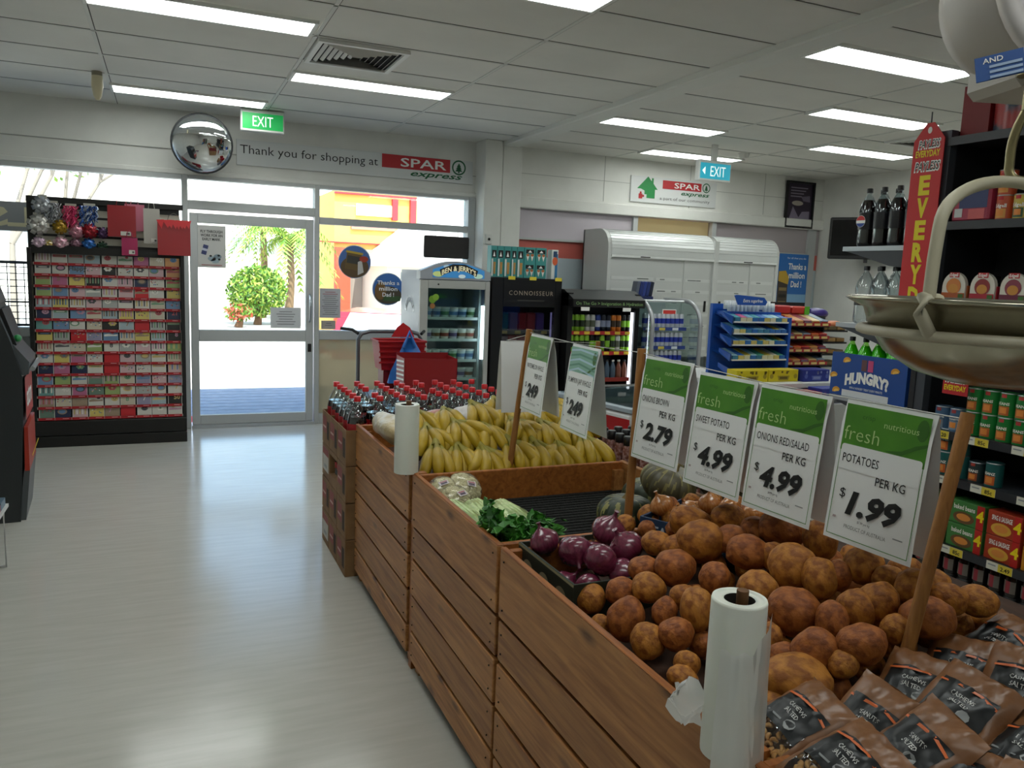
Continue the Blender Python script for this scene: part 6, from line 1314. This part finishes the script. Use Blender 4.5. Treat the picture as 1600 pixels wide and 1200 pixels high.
# ================================================================ bananas
ban=M('#b8981f',.42,var=('#957a1a',9,.35,.7,(1,1,.6)),spec=.45); bant=M('#83781f',.6); bane=M('#3a2a14',.8)
def hand(seed,nf,spread,size=1):
    """meshes of one hand of bananas: the crown stem and each finger"""
    q=random.Random(seed); out=[]
    b=MB(); b.tube([(0,.012,.022),(0,.006,.010),(0,0,-.008)],[.009,.013,.019],bant,8); out.append(('stem',b.mesh('stem')))
    for k in range(nf):
        f=(k/(nf-1)-.5)*2 if nf>1 else 0; a=R(f*spread+q.uniform(-4,4)); L=.188*size*q.uniform(.92,1.05); pts=[]; rr=[]
        lay=.016*(k%2)
        for i in range(11):
            s_=i/10; ang=.15+1.0*s_; out_=-(.005+.07*math.sin(s_*2.3)*(.8))-lay; dn=-L*(s_*.98-.12*s_*s_)
            pts.append((math.sin(a)*(-dn)*.95+f*.012,out_*math.cos(a*.5)+.012,dn*math.cos(a)))
            rr.append((.006,.0085,.0135,.0168,.0182,.0186,.0182,.017,.014,.0085,.0045)[i]*size*1.14)
        b=MB(); b.tube(pts[:3],[rr[0],rr[1],rr[2]],bant,7,caps=False); b.tube(pts[2:10],rr[2:10],ban,7,caps=False); b.tube(pts[9:],rr[9:],bane,7); out.append(('banana',b.mesh('banana')))
    return out
HN=[hand(1,5,30),hand(2,6,36),hand(3,4,22),hand(4,7,44),hand(5,5,34,.94),hand(6,3,18)]
BP=[]
for k,(x,h_) in enumerate(((.985,5),(1.08,0),(1.185,3),(1.31,0),(1.42,2),(1.535,3),(1.66,0))): BP.append((x,2.992+.012*(k%2),.86-.012*(k%3),h_,26,0))
for k,(x,h_) in enumerate(((.99,4),(1.12,1),(1.245,0),(1.39,1),(1.52,2),(1.65,1))): BP.append((x,3.14+.02*(k%2),.90+.012*(k%2),h_,34,1))
for k,(x,h_) in enumerate(((.99,0),(1.12,2),(1.255,0),(1.40,4),(1.54,1),(1.67,2))): BP.append((x,3.30,.94 if k!=2 else .965,h_,40,2))
for k,(x,h_) in enumerate(((1.42,1),(1.56,0),(1.67,4))): BP.append((x,3.45,.955,h_,44,3))
cnt={}
for x,y,z,h_,tilt,row in BP:
    c=cnt.get(row,0); cnt[row]=c+1
    t=thing('banana_bunch','bunch of yellow bananas, %s from left in the %s row behind the front board'%(nth(c),nth(row)),'bananas',(x,y,z),group='banana bunches in the far crate')
    t.rotation_euler=(R(-tilt+q.uniform(-6,6)),R(q.uniform(-9,9)),R(q.uniform(-20,20))); t.scale=(1.2,1.2,1.15)
    for nm,me in HN[h_]: o=bpy.data.objects.new(nm,me); COL.objects.link(o); o.parent=t
# plastic-wrapped produce behind the bananas
def wrapped(name,label,loc,s,hx,seed):
    b=blob(seed,.3); b.v=[(x*s[0],y*s[1],z*s[2]) for x,y,z in b.v]; b.ms=[M(hx,.3,var=('#c9c4bb',14,.4,.65),bump=(.8,35),spec=.7)]; return b.build(name,loc=loc,label=label,cat='wrapped produce')
wrapped('wrapped_tray','bag of pale produce in clear wrap at the far left of the bananas',(.915,3.45,.845),(.065,.2,.06),'#b9a67c',1)
wrapped('wrapped_tray','clear-wrapped pink produce tray behind the bananas',(1.14,3.45,.86),(.10,.08,.06),'#b8796c',2)
wrapped('wrapped_tray','clear-wrapped white produce bundle right of the pink one',(1.30,3.5,.87),(.08,.07,.05),'#b9b4b4',3)
wrapped('wrapped_tray','flat clear-wrapped pink tray behind the bananas at right',(1.47,3.52,.845),(.09,.07,.035),'#b08a86',4)
# ================================================================ cauliflower, celery, pumpkins
def curd(label,loc,r_,rot,seed):
    q=random.Random(seed); t=thing('cauliflower',label,'cauliflower',loc,group='wrapped cauliflower pieces',rot=rot); b=MB(); m=M('#ddd6b0',.4,bump=(.9,90),spec=.6)
    for k in range(60):
        u=q.uniform(-1,1); v=q.uniform(-1,1)
        if u*u+v*v>1: continue
        h=math.sqrt(1-u*u-v*v); b.ell((u*r_*.85,v*r_*.85,h*r_*.55),(r_*.24,r_*.24,r_*.2),m,8,6)
    b.ell((0,0,0),(r_*.98,r_*.98,r_*.55),m,16,8); b.build('florets',t)
    b=MB(); b.lathe([(r_*.9,-r_*.42),(r_*1.03,-.1*r_),(r_*1.0,r_*.35),(r_*.7,r_*.68),(.001,r_*.78)],glass('#f6f4ec',.07,.2,.15,'#d8d4c4'),20); b.build('cling_wrap',t)
    b=MB(T(r_*.1,-r_*.2,r_*.82)); b.rect(-.018,-.012,.018,.012,M('#c9c2c4',.5),0); b.rect(-.012,-.008,.012,.002,M('#5a4a5a',.5),.0006); b.rect(-.014,.004,.014,.008,M('#a8404a',.5),.0006); b.build('price_sticker',t)
curd('wrapped cauliflower at the far left corner of the celery crate',(.93,2.735,.735),.062,(R(20),R(-15),0),1)
curd('wrapped cauliflower facing right beside the front board of the bananas',(1.015,2.74,.735),.068,(R(35),R(15),0),2)
curd('wrapped cauliflower nearest the celery, with a price sticker',(.945,2.63,.73),.058,(R(30),R(-5),R(20)),3)
cel=M('#a9c27a',.35,var=('#cfd8a8',6,.35,.7,(8,8,1)),spec=.6); lf=[M('#2f6f1c',.5),M('#3f8426',.5),M('#1f5414',.5)]
def celery(label,a,b_,seed,lv):
    a=Vector(a); b_=Vector(b_); d=(b_-a); L_=d.length; rz=math.degrees(math.atan2(d.y,d.x)); t=thing('celery_bunch',label,'celery',tuple(a),rz,'celery halves in wrap'); q=random.Random(seed)
    s_=MB()
    for k in range(7):
        y=-.042+.014*k; zz=.014*math.cos((k-3)*.5)+.004*q.random(); pts=[(0,y*.75,.012+zz),(L_*.3,y,.014+zz),(L_*.7,y*1.1,.012+zz),(L_*1.05,y*1.25,.010+zz)]; s_.tube(pts,[.013,.016,.013,.007],cel,7)
    for k in range(5): y=-.025+.0125*k; s_.tube([(0,y*.75,.004),(L_*.5,y,.004),(L_,y*1.2,.004)],[.009,.010,.006],cel,6)
    s_.build('stalks',t)
    w=MB(); w.ring_skin([[(x,(.05+.006*math.sin(k*3+x*40))*math.cos(R(k*30))*sc,.018+.024*math.sin(R(k*30))*sc) for k in range(12)] for x,sc in ((-.012,.75),(.03,.95),(L_*.35,1.0),(L_*.6,1.05),(L_*.85,1.12))],glass('#f2f6ee',.12,.1,.06,'#e0e6dc'),False); w.build('clear_sleeve',t)
    b=MB(); 
    for c_,rad,n in ((Vector((L_*1.12,.0,.03)),.062,int(130*lv)),(Vector((L_*1.28,.01,.03)),.055,int(80*lv))):
        for k in range(n):
            p=c_+Vector((q.gauss(0,.42),q.gauss(0,.5),abs(q.gauss(0,.35))))*rad; u=Vector((q.gauss(.7,.5),q.gauss(0,.7),q.gauss(.1,.5))).normalized()*q.uniform(.016,.03); v=u.cross(Vector((q.gauss(0,1),q.gauss(0,1),q.gauss(1,1)))).normalized()*u.length*.5
            wx=a.x+p.x*math.cos(R(rz))-p.y*math.sin(R(rz)); wz=a.z+p.z
            if wx<.905 and wz<.815: 
                if wx<.86: continue
                p.z+=.05
            cup=u.cross(v).normalized()*u.length*.2
            b.add([p-u,p-u*.3+v+cup,p+v*.75+u*.25,p+u*.6+v*.5+cup,p+u*1.15,p+u*.6-v*.5+cup,p-v*.75+u*.25,p-u*.3-v+cup],[(0,1,2,7),(2,3,5,6),(3,4,5),(7,2,6)] if 0 else [(0,7,6,5,4,3,2,1)],lf[k%3])
    b.build('leaves',t)
celery('wrapped celery half along the crate\'s front board',(.905,2.56,.72),(.90,2.19,.745),1,1.2)
celery('middle wrapped celery half with a pink cut end',(1.0,2.58,.71),(.985,2.22,.725),2,1.3)
celery('wrapped celery half farthest from the aisle',(1.10,2.58,.70),(1.09,2.27,.705),3,.9)
def pumpkin(label,loc,r_,tone,rot=(0,0,0)):
    t=thing('pumpkin',label,'pumpkin',loc,group='whole pumpkins beside the potatoes',rot=rot); b=MB(); n=110; rings=[]
    for j in range(28):
        a=-math.pi/2+math.pi*j/27; q_=max(math.cos(a),.02)
        rings.append([(r_*q_*(1-.055*abs(math.sin(6*2*math.pi*k/n))**.6*0-.06*(1-abs(math.sin(5.5*2*math.pi*k/n))**.5))*math.cos(2*math.pi*k/n),r_*q_*(1-.06*(1-abs(math.sin(5.5*2*math.pi*k/n))**.5))*math.sin(2*math.pi*k/n),r_*.72*math.sin(a)*(1-.25*max(0,math.sin(a))**6)) for k in range(n)])
    b.ring_skin(rings,PKM[tone],True); i2=b.m(PKM[2+tone]); off=Vector((loc[0]*9,loc[1]*9,tone))
    for fi in range(27*n):
        j,k=divmod(fi,n)
        rib=abs(math.sin(5.5*2*math.pi*k/n)); s_=noise.noise(Vector((k*.55,j*.16,0))+off)
        if s_>.12+.25*(1-rib)+.02*abs(j-16)*.5: b.mi[fi]=i2
    b.build('rind',t)
    MB().tube([(0,0,r_*.5),(.004,.0,r_*.66),(.012,.004,r_*.85)],[r_*.2,r_*.1,r_*.09],M('#8a7a52',.8),8).build('stalk',t)
PKM=[M('#26301f',.42,var=('#38432c',14,.4,.6),spec=.5),M('#4a4530',.45,var=('#5d5538',12,.4,.65),spec=.5),M('#8f8a52',.5),M('#7d7446',.5)]
pumpkin('striped green pumpkin in front, behind the second pole',(1.46,2.30,.735),.105,0)
pumpkin('dark green pumpkin behind the striped one',(1.64,2.44,.75),.10,0)
pumpkin('grey-brown pumpkin under the brown onions sign',(1.50,2.12,.89),.095,1,(.3,.2,0))
pumpkin('brownish pumpkin topmost under the sweet potato sign',(1.66,2.02,.905),.10,1,(.2,.4,1))
pumpkin('low grey-green pumpkin behind the brown onions',(1.63,2.13,.745),.10,0)
pumpkin('dark mottled pumpkin at the back under the onions sign',(1.66,2.27,.885),.095,1,(.5,.1,2))
# grinder jars on a low stand beyond the crates
MB().box(1.80,2.35,0,2.15,3.2,.745,M('#3a2c22',.6),.006).build('jar_stand',label='dark wooden stand beyond the crates holding spice jars',cat='stand')
jr=thing('spice_jar','','spice jar'); MB().lathe([(.021,0),(.022,.004),(.02,.075),(.016,.085)],M('#b08a84',.25,var=('#7a4a3c',60,.4,.6)),12).build('jar',jr); MB().lathe([(.019,.083),(.02,.085),(.02,.12),(.017,.123)],M('#121214',.35),12).build('lid',jr)
first=True
for r in range(3):
    for c in range(11):
        l='black-lidded spice jar, %s from the near end in the %s row of the stand'%(nth(c),nth(r)); loc=(1.835+.075*r,2.42+.07*c,.746)
        if first: hangto(jr,l,loc,'spice jars beyond the crates'); first=False
        else: dup(jr,l,loc)
# ================================================================ cola cartons and bottles
kr=M('#8f6d48',.75,var=('#7d5c3a',6,.4,.6)); kd=M('#3a2a1c',.8); crd=M('#8a3a34',.6)
def ccarton(label,x0,y0,z0,x1,y1,z1,mode,group='stacked cola cartons'):
    t=thing('cola_carton',label,'carton',((x0+x1)/2,(y0+y1)/2,z0),group=group); w_=.004
    if mode=='open':
        b=MB(); b.box(x0,y0,z0,x0+w_,y1,z1,kr); b.box(x1-w_,y0,z0,x1,y1,z1,kr); b.box(x0+w_,y0,z0,x1-w_,y0+w_,z1,kr); b.box(x0+w_,y1-w_,z0,x1-w_,y1,z1,kr); b.box(x0+w_,y0+w_,z0,x1-w_,y1-w_,z0+w_,kr); b.world('carton_walls',t)
    else: MB().box(x0,y0,z0,x1,y1,z1,kr,.003).world('carton',t)
    b=MB(T(x0,(y0+y1)/2,z0)@FACE_X); d=(y1-y0); h=z1-z0
    if mode!='plain': b.rect(-d*.42,h*.35,d*.1,h*.85,crd,.001); b.rect(d*.16,h*.2,d*.42,h*.75,kd,.001); b.rect(-d*.36,h*.5,d*.04,h*.56,M('#c9a59a',.6),.0015)
    else: b.rect(-d*.4,h*.2,d*.4,h*.9,M('#bdb8b0',.6),.001); b.rect(-d*.4,h*.68,d*.4,h*.9,crd,.0015); b.rect(-d*.2,h*.3,d*.2,h*.4,GREY,.0015)
    b.world('print',t); return t
XC=.80; X2=1.76; LV=(0,.195,.385,.575,.755)
for li in range(3):
    for k,(ya,yb) in enumerate(((3.845,4.055),(4.06,4.27),(4.275,4.485))):
        if li==2 and k==1:
            continue
        ccarton('brown cola carton, %s layer from the floor, %s from the bananas'%(nth(li),nth(k)),XC,ya,LV[li],X2,yb,LV[li+1]-.004,'plain' if k==2 and li!=1 else 'closed')
ccarton('open cola carton with bottles showing in its cut-away side',XC+.16,4.06,LV[2],X2,4.27,LV[3]-.004,'closed')
b=MB(); b.box(XC,4.06,LV[2],XC+.16,4.27,LV[2]+.05,kr); b.box(XC,4.06,LV[3]-.03,XC+.16,4.27,LV[3]-.004,kr); b.build('carton_front',label='cut-away brown carton front with three cola bottles inside',cat='carton')
for k,(ya,yb) in enumerate(((3.845,4.055),(4.06,4.27),(4.275,4.485))): ccarton('open-topped cola carton, top layer, %s from the bananas'%nth(k),XC,ya,LV[3],X2,yb,LV[4],'open')
rl_=M('#a81c22',.4)
cb_=bottle('cola_bottle',.335,.049,colam,.70,'#c4161c',rl_,(.34,.6),neck=.013,shell=glass('#f0f4f4',.09,.03))
grp='cola bottles with red caps'
hangto(cb_,'red-capped cola bottle lying open in the cut-away carton, nearest the bananas',(.85,4.11,.437),grp); cb_.scale=(.75,.75,.36)
for o in (cb_,): o.scale=(.62,.62,.36)
dup(cb_,'red-capped cola bottle in the cut-away carton, middle one',(.85,4.165,.437)); dup(cb_,'red-capped cola bottle in the cut-away carton, farthest from the bananas',(.85,4.22,.437))
for r in range(8):
    for c in range(6):
        x=.865+.115*r; y=4.425-.106*c
        if r>0 and (r*6+c)%17==9: continue
        dup(cb_,'red-capped cola bottle, %s from left in the %s row counting toward the bananas'%(nth(r),nth(c)),(x,y,.582),(0,0,R(rnd.uniform(0,360))),scale=(1,1,1))
# ================================================================ small fixtures
t=thing('power_socket','small white power socket with a dark knob on the pillar beside the freezers','power socket',(3.04,7.70,1.90)); MB().box(-.035,-.02,-.05,.035,-.0,.05,M('#d5d5d0',.5),.004).build('plate',t); MB().ell((.0,-.025,.0),(.014,.012,.014),INK,10,8).build('knob',t)
t=thing('smoke_detector','small round white smoke detector on the ceiling behind the blue exit sign','smoke detector',(5.55,6.9,ZC)); MB().lathe([(.03,-.05),(.05,-.04),(.055,-.012)],M('#d9d9d4',.5)).build('head',t); MB().lathe([(.06,-.012),(.06,0)],M('#d9d9d4',.5)).build('base',t)
v2=dup(bpy.data.objects['air_vent'],'square air vent far right on the ceiling, half hidden by the red banner',(6.35,5.3,ZC-.022))
# the shop behind the camera, as the round mirror shows it
def backshelf(label,x0,x1,y0,y1,cols):
    t=thing('aisle_shelf',label,'shelving',((x0+x1)/2,(y0+y1)/2,0)); MB().box(x0,(y0+y1)/2-.02,0,x1,(y0+y1)/2+.02,1.7,gsd).world('back_panel',t)
    for z in (.1,.5,.9,1.3): MB().box(x0,y0,z-.02,x1,y1,z,gs).world('shelf',t)
    for k,hx in enumerate(cols): MB().box(x0+.05+.2*(k%6),y1-.2,(.1,.5,.9,1.3)[k//6%4],x0+.22+.2*(k%6),y1-.05,(.1,.5,.9,1.3)[k//6%4]+.25,M(hx,.5)).build('grocery_box',label='grocery box, %s from left on %s shelf of the %s'%(nth(k%6),nth(k//6%4),label.split(',')[0]),cat='box',group='boxes reflected in the mirror')
backshelf('dark shelving behind the camera, seen only in the mirror',-.6,.75,-2.3,-1.8,['#a83a30','#c9a03a','#3a5a8a','#7a3a4a','#c9c4b8','#4a7a4a']*4)
MB().box(-.55,-.9,0,-.1,-.45,1.05,M('#3f7ab0',.4),.01).build('display_bin',label='blue display bin behind the camera, seen only in the mirror',cat='display bin')
